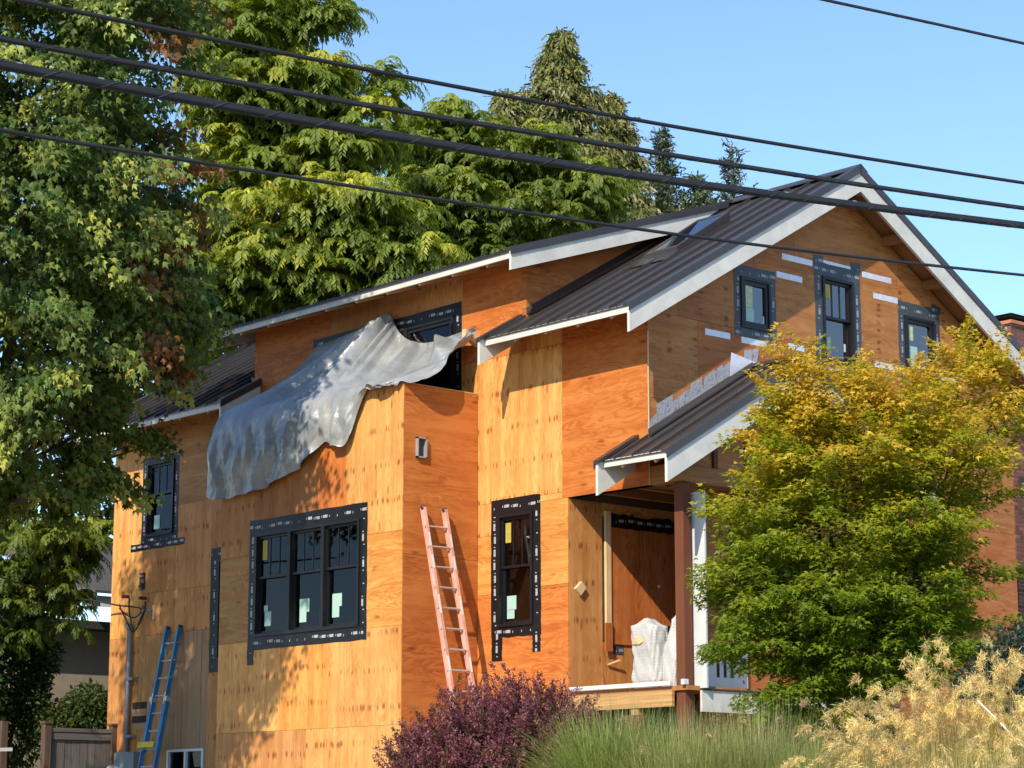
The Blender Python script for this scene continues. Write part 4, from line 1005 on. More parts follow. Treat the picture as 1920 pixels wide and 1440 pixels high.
MB().prism([(e0[0]-.08, 18.1, e0[2]+.06), (e1[0], 18.1, e0[2]+.06), (e1[0], 22, e0[2]+1.55), (e0[0]-.08, 22, e0[2]+1.55)], (0, 0, .06)).build('roof', 'shingle', nb)

br = thing('brick_house', (11.5, 6.0, 1.9), 'red brick house with chimney standing beyond the gable end', 'house')
BY = 2.6
c0 = onY(1897, 800, BY)[0]
MB().box(c0+.01, c0+6.0, BY+.02, BY+8, 1.5, 9.0).build('wall', 'mortar', br)
bm_ = MB().box(0, .205, 0, .10, 0, .062).build('brick', 'brick', br, bevel=0)
bme = bm_.data; first = True
def put_brick(x, y, z, sx=1.):
    global first
    if first: o = bm_; first = False
    else:
        o = bm_.copy(); COL.objects.link(o)
    o.parent = br; o.matrix_parent_inverse = Matrix.Translation(br.location).inverted(); o.location = (x, y, z); o.scale = (sx, 1, 1)
row = 0; z = 5.1
while z < 8.75:
    for k in range(5):
        x = c0+k*.217-(.108 if row % 2 else 0)
        sx = 1.
        if x < c0: x, sx = c0, .48
        put_brick(x, BY+random.uniform(-.004, .004), z, sx)
    z += .074; row += 1
wz = onY(1910, 908, BY)[2]
MB().box(c0+.12, c0+1.2, BY-.04, BY-.006, wz-.18, wz+.14).build('window', 'darkwood', br)
q = onY(1895, 602, 5.0)
MB().box(q[0]+.01, q[0]+1.0, 5.01, 5.9, 7.5, q[2]-.05).build('chimney', 'mortar', br)
for r in range(7):
    for k in range(4): put_brick(q[0]+k*.217-(.0 if r % 2 else .0), 5.0, q[2]-.13-.074*r)
MB().box(q[0]-.06, q[0]+1.06, 4.94, 5.96, q[2]-.048, q[2]+.02).build('chimney_crown', 'terracotta', br)
MB().tube([(q[0]+.35, 5.4, q[2]+.02), (q[0]+.35, 5.4, q[2]+.1)], [.16, .13], 12).build('chimney_pot', 'terracotta', br)
MB().box(q[0]-.02, q[0]+.9, 5.0, 5.9, q[2]+.10, q[2]+.14).build('chimney_cap', 'darkwood', br)
MB().hexa([(q[0]-.12, 4.9, q[2]+.14), (q[0]+1.0, 4.9, q[2]+.14), (q[0]+1.0, 6, q[2]+.14), (q[0]-.12, 6, q[2]+.14), (q[0]+.2, 5.2, q[2]+.2), (q[0]+.7, 5.2, q[2]+.2), (q[0]+.7, 5.7, q[2]+.2), (q[0]+.2, 5.7, q[2]+.2)]).build('chimney_cap', 'darkwood', br)
MB().prism([(c0-.4, BY-.4, 9.0), (c0+6, BY-.4, 9.0), (c0+6, BY+4, 10.2), (c0-.4, BY+4, 10.2)], (0, 0, .1)).build('roof', 'shingle', br)

# wooden gate and fence beside the house
GY = 13.35
ga, gb = onY(92, 1400, GY)[0], onY(206, 1400, GY)[0]
gzt = onY(150, 1370, GY)[2]; gz0 = float(ground_h(-1, GY))
gt = thing('wooden_gate', ((ga+gb)/2, GY, gz0), 'weathered grey board gate between two brown posts', 'gate')
MB().box(ga, gb, GY-.05, GY+.05, gzt-.03, gzt+.035).build('cap_rail', 'greywood', gt, (1, 0, 0), (0, 0, 1))
MB().box(ga, gb, GY-.035, GY-.002, gzt-.16, gzt-.033).build('rail', 'greywood', gt, (1, 0, 0), (0, 0, 1))
nbd = 8
for k in range(nbd):
    x0 = ga+(gb-ga)*k/nbd; x1 = ga+(gb-ga)*(k+1)/nbd
    MB().box(x0+.004, x1-.004, GY+random.uniform(-.004, .004), GY+.02, gz0, gzt-.034).build('board', 'greywood', gt)
for x in (ga-.13, gb+.002):
    p_ = MB().box(x, x+.125, GY-.07, GY+.06, gz0-.2, gzt+.10).build('post', 'fencepost', gt)
    MB().box(x-.02, x+.145, GY-.09, GY+.08, gzt+.103, gzt+.14).build('post_cap', 'fencepost', p_)
fx = onY(-60, 1400, GY)[0]
ft = thing('wooden_fence', (fx, GY, gz0), 'brown fence post and boards at the far end of the gate', 'fence')
xa = onY(10, 1400, GY)[0]
MB().box(xa-.12, xa, GY-.07, GY+.06, gz0-.2, gzt+.12).build('post', 'fencepost', ft)
for k in range(9): MB().box(xa-.26-.14*k, xa-.125-.14*k, GY, GY+.02, gz0, gzt).build('board', 'greywood', ft)
wq = onY(22, 1405, GY-.3)
tag(MB().beam((wq[0]-1.2, GY-.3, wq[2]-.05), (wq[0], GY-.3, wq[2]), .05, .06).build('white_board', 'whiteplastic'), 'white painted board lying against the brown fence post', 'board')

# ================================================================== VEGETATION
def leaf_mesh(name, P, X, Nn, size, col, tmpl, faces, parent, mat, kind=None):
    """one mesh from many leaves: P positions, X pointing direction, Nn normals (arrays n x 3)"""
    n = len(P); T = np.array(tmpl, float); k = len(T)
    X = X/(np.linalg.norm(X, axis=1, keepdims=True)+1e-9)
    Nn = Nn-X*(np.sum(X*Nn, 1, keepdims=True)); Nn /= (np.linalg.norm(Nn, axis=1, keepdims=True)+1e-9)
    Yv = np.cross(Nn, X); size = np.asarray(size).reshape(-1, 1, 1)
    V = P[:, None, :] + size*(T[None, :, 0, None]*X[:, None, :] + T[None, :, 1, None]*Yv[:, None, :] + T[None, :, 2, None]*Nn[:, None, :])
    V = V.reshape(-1, 3)
    fl = np.concatenate([np.array(f) for f in faces]); nl = len(fl)
    li = (np.arange(n)[:, None]*k + fl[None, :]).reshape(-1)
    tot = np.tile(np.array([len(f) for f in faces]), n)
    start = np.concatenate([[0], np.cumsum(tot)[:-1]])
    me = bpy.data.meshes.new(name)
    me.vertices.add(len(V)); me.vertices.foreach_set('co', V.astype('f4').ravel())
    me.loops.add(len(li)); me.loops.foreach_set('vertex_index', li.astype('i4'))
    me.polygons.add(len(tot)); me.polygons.foreach_set('loop_start', start.astype('i4')); me.polygons.foreach_set('loop_total', tot.astype('i4'))
    me.update(calc_edges=True)
    at_ = me.attributes.new('col', 'FLOAT_COLOR', 'POINT')
    c4 = np.ones((n, k, 4), 'f4'); c4[:, :, :3] = np.clip(col, 0, 1)[:, None, :]
    at_.data.foreach_set('color', c4.ravel())
    me.materials.append(MT[mat])
    o = bpy.data.objects.new(name, me); COL.objects.link(o); adopt(o, parent)
    if kind: o['kind'] = kind
    return o
T_MAPLE = [(0, 0, 0), (.12, .20, -.05), (.50, .42, -.14), (.50, .16, -.03), (1.0, 0, -.24), (.50, -.16, -.03), (.50, -.42, -.14), (.12, -.20, -.05), (.40, 0, .03)]
F_MAPLE = [(0, 1, 2, 3, 8), (8, 3, 4), (8, 4, 5), (0, 8, 5, 6, 7)]
T_LEAF = [(0, 0, 0), (.40, .17, .03), (1, 0, -.14), (.40, -.17, .03)]
F_LEAF = [(0, 1, 2), (0, 2, 3)]
T_SPIKE = [(0, 0, 0), (.35, .05, .02), (1, 0, -.08), (.35, -.05, .02)]
T_FROND = [(0, 0, 0), (.30, .125, .03), (.68, .09, -.02), (1, 0, -.16), (.68, -.09, -.02), (.30, -.125, .03)]
T_OVAL = [(0, 0, 0), (.25, .20, .04), (.65, .19, .02), (1, 0, -.10), (.65, -.19, .02), (.25, -.20, .04)]
F_OVAL = [(0, 1, 2, 3), (0, 3, 4, 5)]
T_STAR = [(0, 0, 0), (.30, .42, -.05), (.42, .12, 0), (1, 0, -.12), (.42, -.12, 0), (.30, -.42, -.05)]
F_STAR = [(0, 1, 2), (0, 2, 3), (0, 3, 4), (0, 4, 5)]
def unit(n):
    v = rng.normal(size=(n, 3)); return v/np.linalg.norm(v, axis=1, keepdims=True)
def lobes3(lobes):
    out = []
    for (x, y, rx, ry, D, rd) in lobes: out.append((at(x, y, D), rx*D/F, ry*D/F, rd))
    return out
def sample_lobes(L3, n, shell=.5, power=.85):
    vol = np.array([a*b*c for _, a, b, c in L3]); vol = vol**power; idx = rng.choice(len(L3), n, p=vol/vol.sum())
    d = unit(n); r = rng.uniform(shell**3, 1, n)**(1/3)
    P = np.zeros((n, 3)); O = np.zeros((n, 3))
    dh = np.array([cd[0], cd[1], 0]); dh /= np.linalg.norm(dh)
    for i, (c, a, b, e) in enumerate(L3):
        m = idx == i; q = d[m]*r[m][:, None]
        P[m] = c + q[:, :1]*a*cr + q[:, 1:2]*b*np.array((0, 0, 1.)) + q[:, 2:]*e*dh
        O[m] = d[m][:, :1]*cr + d[m][:, 1:2]*np.array((0, 0, 1.)) + d[m][:, 2:]*dh
    return P, O
def jitter(base, n, h=.12, v=.25):
    b = np.array(base, float)
    val = rng.normal(1, v, (n, 1)).clip(.45, 1.7); hu = rng.normal(0, h, (n, 1))
    c = b*val; c[:, :1] *= (1+hu); c[:, 2:] *= (1-hu*.8); return c
def limbs(name, paths, mat, parent):
    m = MB()
    for pts, r0, r1 in paths:
        P = wire_curve(pts, 5); m.tube(P, list(np.linspace(r0, r1, len(P))), 7)
    return m.build(name, mat, parent, smooth=True)
def tree_skeleton(base, L3, r0, fork_z=None, n_twig=3):
    base = np.array(base, float); cen = np.mean([c for c, *_ in L3], 0)
    fk = base*.35+cen*.65 if fork_z is None else np.array((base[0]*.5+cen[0]*.5, base[1]*.5+cen[1]*.5, fork_z))
    paths = [([base-np.array((0, 0, .3)), base*.5+fk*.5+rng.normal(0, .1, 3), fk], r0, r0*.62)]
    for c, a, b, e in L3:
        e1 = c+np.array((0, 0, b*.35))
        big = a > .75
        mid = fk*.5+c*.5+rng.normal(0, .25 if big else .05, 3)+np.array((0, 0, -.2 if big else -.05))
        paths.append(([fk, mid, e1 if big else c], r0*(.42 if big else .16), r0*(.10 if big else .02)))
        for _ in range(n_twig if big else 0):
            d = unit(1)[0]; tip = c+d*np.array((a, a, b))*.85
            paths.append(([mid*.4+c*.6, c*.6+tip*.4+rng.normal(0, .1, 3), tip], r0*.14, r0*.03))
    return paths

# ---- street maple on the left: drooping palmate leaves in tiered sprays, new growth tinted red
def street_maple():
    lob = lobes3([(40, 150, 210, 200, 32.6, 2.5), (215, 110, 140, 160, 33, 2.3), (50, 420, 230, 190, 32.2, 2.7), (235, 350, 125, 180, 32.6, 2.4), (80, 640, 200, 160, 32.4, 2.6), (265, 570, 110, 110, 33., 1.8),
                  (40, 830, 150, 110, 32.6, 2.1), (170, 780, 85, 75, 33.2, 1.4), (-170, 300, 220, 380, 32.5, 2.8), (-200, 720, 180, 200, 32.5, 2.6), (-60, -140, 300, 180, 32.5, 2.7), (215, -90, 180, 130, 33., 2.2), (345, 610, 70, 40, 33.8, .8), (400, 640, 40, 16, 34.2, .4), (260, 830, 65, 26, 34, .5), (320, 822, 30, 10, 34.4, .3), (150, 890, 85, 45, 33.4, .9), (225, 915, 30, 20, 34, .4), (50, 930, 80, 35, 32.8, 1.), (300, 470, 70, 70, 33.2, 1.2), (250, 690, 85, 50, 33.5, 1.)])
    base = at(-230, 1500, 33.); base[2] = float(ground_h(base[0], base[1]))
    t = thing('maple_tree', tuple(base), 'tall green maple with reddish shoot tips overhanging the left of the house', 'tree')
    limbs('trunk', tree_skeleton(base, lob, .26, 6.5), 'bark', t)
    nC = 1300; C, O = sample_lobes(lob, nC, .55, .7)
    keep = C[:, 0] < -.55; C, O = C[keep], O[keep]; nC = len(C)
    per = 74; n = nC*per
    ci = np.repeat(np.arange(nC), per)
    # each spray: leaves strung along a drooping twig that points outwards
    ln_ = rng.uniform(.45, .85, nC)
    small = np.array([min(np.linalg.norm(C[k]-c)/(a+.01) for c, a, b, e in lob if a < .75) if True else 1 for k in range(nC)]) < 1.1
    ln_[small] *= .5
    dirs = O*1.0+rng.normal(0, .35, (nC, 3)); dirs[:, 2] = dirs[:, 2]*.5-.15; dirs /= np.linalg.norm(dirs, axis=1, keepdims=True)
    s = rng.uniform(-.3, 1, n); s0 = s.copy(); s = s*ln_[ci]; sp = rng.normal(0, .11, (n, 3)); sp[:, 2] *= .8
    P = C[ci]+dirs[ci]*s[:, None]+sp; P[:, 2] -= .30*np.clip(s, 0, 1)**2
    X = dirs[ci]*.6+rng.normal(0, .45, (n, 3)); X[:, 2] -= .75
    Nn = O[ci]*.5+rng.normal(0, .45, (n, 3))+np.array((-.35, -.3, .55))
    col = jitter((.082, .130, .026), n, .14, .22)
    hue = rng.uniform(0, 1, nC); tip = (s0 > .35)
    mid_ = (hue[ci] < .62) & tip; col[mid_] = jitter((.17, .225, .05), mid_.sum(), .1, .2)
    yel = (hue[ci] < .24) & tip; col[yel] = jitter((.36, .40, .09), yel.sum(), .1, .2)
    c2d = (C-CAM)@cr/((C-CAM)@cd)*F+960
    red = (np.abs(c2d-305) < 75) & (rng.uniform(0, 1, nC) < .30) | (rng.uniform(0, 1, nC) < .02)
    rm = red[ci] & (s0 > .2); col[rm] = jitter((.24, .11, .04), rm.sum(), .2, .25)
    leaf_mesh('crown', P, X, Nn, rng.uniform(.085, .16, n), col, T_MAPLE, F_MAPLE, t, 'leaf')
street_maple()

# ---- walnut-like trees with drooping pinnate leaves in rosettes
def pinnate_tree(name, label, lob, nros, D, size, colA, colB, base_px, per=9, leaflets=22, trunk=.3, shell=.35, mat='leafthin', extra=()):
    lob = lobes3(lob); base = at(base_px, 1500, D); base[2] = float(ground_h(base[0], base[1]))
    t = thing(name, tuple(base), label, 'tree', 'trees behind the house')
    limbs('trunk', tree_skeleton(base, lob, trunk, 5.5), 'barkgrey', t)
    C, O = sample_lobes(lob, nros, shell)
    nf = nros*per; fi = np.repeat(np.arange(nros), per)
    az = np.tile(np.arange(per)/per*2*math.pi, nros)+np.repeat(rng.uniform(0, 6.28, nros), per)+rng.normal(0, .25, nf)
    Ln = size*rng.uniform(.7, 1.2, nf)
    el = rng.uniform(.05, .75, nf)
    h = np.stack([np.cos(az), np.sin(az), np.zeros(nf)], 1)
    s = np.linspace(.12, 1, leaflets)
    # frond arc: leaves the twig upwards, arches over and hangs; leaflets hang tent-wise from the rib
    S = np.tile(s, nf); ff = np.repeat(np.arange(nf), leaflets)
    th = el[ff]+.5 - (2.0+.5*el[ff])*S
    r = Ln[ff]*S
    hr = Ln[ff]*(np.sin(el[ff]+.5)-np.sin(th))/(2.0+.5*el[ff]); vr = Ln[ff]*(np.cos(th)-np.cos(el[ff]+.5))/(2.0+.5*el[ff])
    B = C[fi][ff]+h[ff]*hr[:, None]; B[:, 2] += vr
    side = np.tile(np.where(np.arange(leaflets) % 2 == 0, 1, -1), nf)[:, None]
    perp = np.stack([-h[:, 1], h[:, 0], np.zeros(nf)], 1)[ff]
    X = perp*side*.8+h[ff]*(np.cos(th)*.6)[:, None]+rng.normal(0, .10, (len(S), 3)); X[:, 2] += np.sin(th)*.6-.45
    Nn = h[ff]*(.3-np.sin(th))[:, None]+rng.normal(0, .18, (len(S), 3)); Nn[:, 2] += np.cos(th)*.9+.15
    mixv = rng.uniform(0, 1, nros); top = np.clip((O[:, 2]+.4)/1.2, 0, 1)  # sunlit tops put into the colour: upper rosettes shift towards the yellow
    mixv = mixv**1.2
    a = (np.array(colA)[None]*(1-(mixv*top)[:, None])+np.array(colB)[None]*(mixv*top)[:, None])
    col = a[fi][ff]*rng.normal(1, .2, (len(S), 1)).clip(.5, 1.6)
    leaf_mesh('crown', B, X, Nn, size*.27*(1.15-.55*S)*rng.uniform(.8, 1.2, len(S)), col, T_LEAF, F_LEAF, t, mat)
    return t
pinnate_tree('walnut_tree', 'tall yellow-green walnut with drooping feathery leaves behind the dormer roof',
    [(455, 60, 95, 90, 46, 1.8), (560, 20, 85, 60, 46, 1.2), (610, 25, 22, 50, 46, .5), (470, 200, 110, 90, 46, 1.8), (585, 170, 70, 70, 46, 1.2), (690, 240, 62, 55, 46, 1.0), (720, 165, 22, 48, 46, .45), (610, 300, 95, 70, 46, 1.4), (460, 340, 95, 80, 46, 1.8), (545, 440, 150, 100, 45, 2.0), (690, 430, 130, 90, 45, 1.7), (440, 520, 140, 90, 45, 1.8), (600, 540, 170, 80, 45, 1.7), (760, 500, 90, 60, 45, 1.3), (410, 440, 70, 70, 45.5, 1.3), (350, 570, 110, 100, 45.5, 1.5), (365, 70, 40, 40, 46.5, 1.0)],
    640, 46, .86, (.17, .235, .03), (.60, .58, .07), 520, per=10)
pinnate_tree('walnut_tree', 'mid-green walnut with tops coloured lighter, as if sunlit, between the tall walnut and the cedars',
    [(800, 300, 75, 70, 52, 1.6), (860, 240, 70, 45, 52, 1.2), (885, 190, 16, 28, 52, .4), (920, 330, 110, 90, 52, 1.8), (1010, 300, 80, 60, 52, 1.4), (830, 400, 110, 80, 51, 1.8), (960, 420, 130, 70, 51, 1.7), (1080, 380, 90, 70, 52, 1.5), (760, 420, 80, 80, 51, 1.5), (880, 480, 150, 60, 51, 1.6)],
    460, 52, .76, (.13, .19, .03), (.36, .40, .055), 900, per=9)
pinnate_tree('walnut_tree', 'low walnut with hanging yellow-green leaves beside the neighbour\'s eave',
    [(60, 1030, 120, 60, 41.5, 1.4), (145, 1015, 60, 40, 41.8, 1.0), (100, 1110, 70, 60, 41.5, 1.1), (20, 1140, 70, 90, 41.5, 1.2), (-60, 1100, 90, 110, 41.5, 1.4), (175, 1000, 50, 40, 42.5, .6), (140, 1150, 25, 45, 41.3, .4)],
    190, 41.5, .58, (.11, .165, .022), (.36, .39, .045), -60, per=9, trunk=.14)

# ---- conifers
def conifer(name, label, px, ytop, ybot, D, half_px, col, col2, droop=.5, nb=150, per=60, trunk=.22, spray=.30, gap=.0, group='trees behind the house', mat='needle', power=.85):
    top = at(px, ytop, D); bot = at(px, 1500, D); bot[2] = float(ground_h(bot[0], bot[1]))
    zb_ = at(px, ybot, D)[2]; R = half_px*D/F
    bot[0], bot[1] = top[0], top[1]; bot[2] = float(ground_h(bot[0], bot[1]))
    t = thing(name, tuple(bot), label, 'tree', group)
    m = MB(); m.tube([bot, (bot+top)/2, top], [trunk, trunk*.6, .02], 8)
    hz = np.sort(rng.uniform(0, 1, nb)**.9)                # 0 at the top
    Ps, Xs, Ns, Cs, Sz = [], [], [], [], []
    for k in range(nb):
        f = hz[k]; z = top[2]-(top[2]-zb_)*f; ln = max(.18, R*(f**power))*rng.uniform(.30, 1.15)*(1+.05*math.sin(f*23))
        a = rng.uniform(0, 6.28); hd = np.array((math.cos(a), math.sin(a), 0)); o = np.array((bot[0], bot[1], z))
        if rng.uniform() < gap: ln *= .5
        q = np.linspace(0, 1, 5); pts = o+hd*(q*ln)[:, None]; pts[:, 2] += ln*(.22*q-droop*q*q)
        m.tube(pts, list(np.linspace(.02+.012*ln, .006, 5)), 4)
        n = int(per*(.35+ln/R)); u_ = rng.uniform(.12, 1.05, n)
        p = o+hd*(u_*ln)[:, None]; p[:, 2] += ln*(.22*u_-droop*u_*u_); p += rng.normal(0, .07+.07*ln, (n, 3))*np.array((1, 1, .6))
        Ps.append(p); x = hd*.5+rng.normal(0, .45, (n, 3)); x[:, 2] -= droop*1.5; Xs.append(x)
        Ns.append(rng.normal(0, .6, (n, 3))+hd*.5+np.array((0, 0, .4)))
        mv = rng.uniform(0, 1, (n, 1))*(u_[:, None]); c = np.array(col)*(1-mv)+np.array(col2)*mv; Cs.append(c*rng.normal(1, .22, (n, 1)).clip(.5, 1.6)); Sz.append(spray*rng.uniform(.5, 1.2, n))
    m.build('trunk', 'barkgrey', t, smooth=True)
    T = [(0, 0, 0), (.3, .14, 0), (.55, .06, -.03), (.75, .12, -.06), (1, 0, -.12), (.72, -.12, -.06), (.5, -.05, -.03), (.28, -.13, 0)]
    leaf_mesh('crown', np.concatenate(Ps), np.concatenate(Xs), np.concatenate(Ns), np.concatenate(Sz), np.concatenate(Cs), T, [(0, 1, 2, 6, 7), (2, 3, 4, 5, 6)], t, mat)
conifer('cedar_tree', 'tallest cedar, with a tapering olive-green top above the walnut', 1052, 58, 470, 60, 190, (.10, .125, .034), (.25, .225, .06), .55, 400, 170, .3, .25, gap=.1, power=.8)
conifer('cedar_tree', 'olive cedar with blunt top beside the tallest cedar', 950, 172, 560, 58, 120, (.10, .125, .034), (.24, .22, .055), .55, 260, 140, .2, .25, gap=.15, power=.5)
conifer('cedar_tree', 'slim cedar with a leaning pointed tip right of the tallest cedar', 1150, 176, 540, 61, 110, (.10, .12, .034), (.24, .21, .058), .55, 260, 135, .2, .25, gap=.3, power=.6)
conifer('pine_tree', 'sparse blue-green pine with bare leader above the dormer roof', 1243, 246, 560, 66, 80, (.045, .075, .045), (.11, .13, .07), -.15, 130, 46, .13, .24, gap=.45, power=.8)
conifer('pine_tree', 'thin wispy pine nearest the gable ridge', 1372, 270, 560, 67, 85, (.05, .075, .05), (.11, .125, .075), -.2, 95, 40, .11, .22, gap=.4, power=.8)
conifer('pine_tree', 'short dense pine between the two wispy pines', 1305, 335, 560, 66, 85, (.05, .085, .035), (.13, .15, .06), -.1, 120, 55, .12, .26, power=.6)

# ---- evergreen hedge mass behind the house and in the dark gap on the left
def hedge(name, label, lob, n, col, size, base, cat='shrub', mat='leaf', shell=.2, group=None):
    lob = lobes3(lob); t = thing(name, base, label, cat, group)
    P, O = sample_lobes(lob, n, shell)
    X = O+rng.normal(0, .6, (n, 3)); X[:, 2] -= .35; Nn = O+rng.normal(0, .5, (n, 3))+np.array((0, 0, .6))
    leaf_mesh('foliage', P, X, Nn, size*rng.uniform(.6, 1.3, n), jitter(col, n, .15, .3), T_OVAL, F_OVAL, t, mat)
    m = MB(); b0 = np.array(base, float)
    for c, a, b, e in lob:
        m.tube([b0, b0*.4+c*.6+rng.normal(0, .1, 3), c], [.05, .03, .012], 6)
    m.build('stems', 'bark', t)
    return t
bs = at(170, 1480, 41.2); bs[2] = float(ground_h(bs[0], bs[1]))
hedge('ivy_shrub', 'dark ivy thicket rising behind the board gate', [(170, 1330, 50, 50, 41.2, .5), (190, 1370, 40, 45, 41.2, .4), (130, 1360, 60, 50, 41.4, .5)], 5200, (.055, .085, .018), .10, tuple(bs))
bs = at(0, 1480, 41.5); bs[2] = float(ground_h(bs[0], bs[1]))
hedge('shrub', 'dark leafy shrub filling the gap beside the fence post', [(30, 1270, 65, 80, 41.8, .6), (20, 1380, 70, 70, 41.5, .5), (-50, 1300, 80, 130, 41, .9), (70, 1230, 45, 50, 42, .5), (60, 1330, 40, 60, 41.5, .4)], 9000, (.04, .065, .016), .12, tuple(bs))
bs = at(900, 1480, 56); bs[2] = float(ground_h(bs[0], bs[1]))
hedge('evergreen_shrub', 'dense dark evergreen mass below the cedars behind the roof', [(900, 520, 260, 100, 57, 1.5), (1150, 450, 140, 90, 63, 1.5), (640, 600, 260, 90, 52, 1.5), (1300, 430, 130, 60, 69, 1.2), (150, 960, 150, 100, 58, 1.5), (330, 760, 150, 150, 56, 1.5)], 12000, (.05, .075, .02), .3, tuple(bs))

# ---- Japanese maple in front of the gable: flat layered sprays, orange on top, green below
def japanese_maple():
    D = 26.0
    base = at(1600, 1500, D); base[2] = float(ground_h(base[0], base[1]))
    t = thing('japanese_maple', tuple(base), 'Japanese maple in layered sprays turning from green to orange at the top', 'tree')
    lob = [(1560, 760, 90, 60, 26, .9), (1680, 790, 110, 70, 26, 1.0), (1490, 800, 65, 50, 25.8, .7), (1800, 720, 45, 70, 26.4, .6), (1835, 690, 25, 50, 26.5, .35), (1860, 790, 45, 60, 26.3, .6), (1465, 870, 75, 55, 25.6, .8), (1590, 880, 140, 80, 25.6, 1.2), (1745, 870, 105, 75, 25.8, 1.0), (1440, 970, 80, 60, 25.5, .8),
           (1560, 1010, 150, 90, 25.3, 1.3), (1700, 1000, 100, 75, 25.6, 1.1), (1850, 930, 35, 18, 26, .4), (1425, 1090, 75, 70, 25.4, .8), (1540, 1140, 150, 80, 25.2, 1.3), (1690, 1110, 110, 75, 25.4, 1.1), (1835, 1075, 50, 12, 25.8, .4), (1460, 1210, 110, 60, 25.2, .9), (1620, 1240, 140, 75, 25.1, 1.1), (1735, 1210, 90, 65, 25.4, .9), (1840, 1170, 50, 12, 25.8, .4), (1530, 1310, 90, 55, 24.9, .7), (1600, 1370, 60, 50, 24.8, .6), (1500, 690, 18, 40, 25.8, .2), (1905, 770, 25, 30, 26.2, .3), (1365, 985, 22, 40, 25.6, .25), (1375, 1080, 40, 35, 25.5, .3), (1545, 690, 14, 34, 25.9, .2), (1610, 715, 20, 30, 26, .2), (1660, 720, 18, 30, 26, .2), (1735, 740, 18, 34, 26.1, .2), (1870, 690, 14, 44, 26.4, .2), (1470, 745, 40, 22, 25.8, .3), (1425, 800, 25, 18, 25.7, .25)]
    L3 = lobes3(lob)
    fork = base+np.array((0, 0, .9))
    paths = [([base-np.array((0, 0, .2)), base+np.array((.03, .02, .4)), fork], .10, .075)]
    for c, a, b, e in L3:
        mid = fork*.55+c*.45+rng.normal(0, .12, 3)
        paths.append(([fork, mid, c*.85+mid*.15], .035, .010))
    nS = 1300; C, O = sample_lobes(L3, nS, .5, .7)
    for k in range(0, nS, 4):
        j = np.argmin([np.linalg.norm(C[k]-c) for c, *_ in L3]); paths.append(([L3[j][0], (L3[j][0]+C[k])/2+np.array((0, 0, -.03)), C[k]], .010, .004))
    limbs('trunk', paths, 'bark', t)
    per = 85; n = nS*per; ci = np.repeat(np.arange(nS), per)
    hd = O.copy(); hz_ = np.clip((C[:, 2]-at(1600, 1200, D)[2])/3.0, 0, 1); hd[:, 2] = np.abs(hd[:, 2])*(.12+.55*hz_)+.02+.10*hz_; hd += rng.normal(0, .25, (nS, 3))*np.array((1, 1, .3)); hd /= np.linalg.norm(hd, axis=1, keepdims=True)
    px = np.cross(hd, np.array((0, 0, 1.))); px /= np.linalg.norm(px, axis=1, keepdims=True)
    u_ = rng.uniform(-.25, 1, n)*.42; w_ = rng.normal(0, .12, n)*(1.1-np.clip(u_/.42, 0, 1)*.75)
    P = C[ci]+hd[ci]*u_[:, None]+px[ci]*w_[:, None]; P[:, 2] += rng.normal(0, .035, n)-.16*np.clip(u_, 0, 1)**2-.35*np.abs(w_)**1.5
    X = hd[ci]*.7+px[ci]*np.sign(w_)[:, None]*.55+rng.normal(0, .3, (n, 3)); X[:, 2] -= .35
    Nn = rng.normal(0, .35, (n, 3))+np.array((-.25, -.25, 1.))
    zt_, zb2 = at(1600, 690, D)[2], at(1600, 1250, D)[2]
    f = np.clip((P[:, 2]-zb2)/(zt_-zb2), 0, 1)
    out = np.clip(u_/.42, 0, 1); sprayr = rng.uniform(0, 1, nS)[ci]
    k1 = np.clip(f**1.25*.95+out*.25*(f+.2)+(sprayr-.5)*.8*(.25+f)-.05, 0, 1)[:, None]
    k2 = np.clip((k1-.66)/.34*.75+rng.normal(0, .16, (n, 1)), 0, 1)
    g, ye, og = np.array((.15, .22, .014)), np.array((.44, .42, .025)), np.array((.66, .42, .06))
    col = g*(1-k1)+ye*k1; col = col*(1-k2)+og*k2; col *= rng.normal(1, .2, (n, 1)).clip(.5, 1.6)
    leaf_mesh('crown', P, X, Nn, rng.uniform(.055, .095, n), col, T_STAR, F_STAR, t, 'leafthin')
japanese_maple()

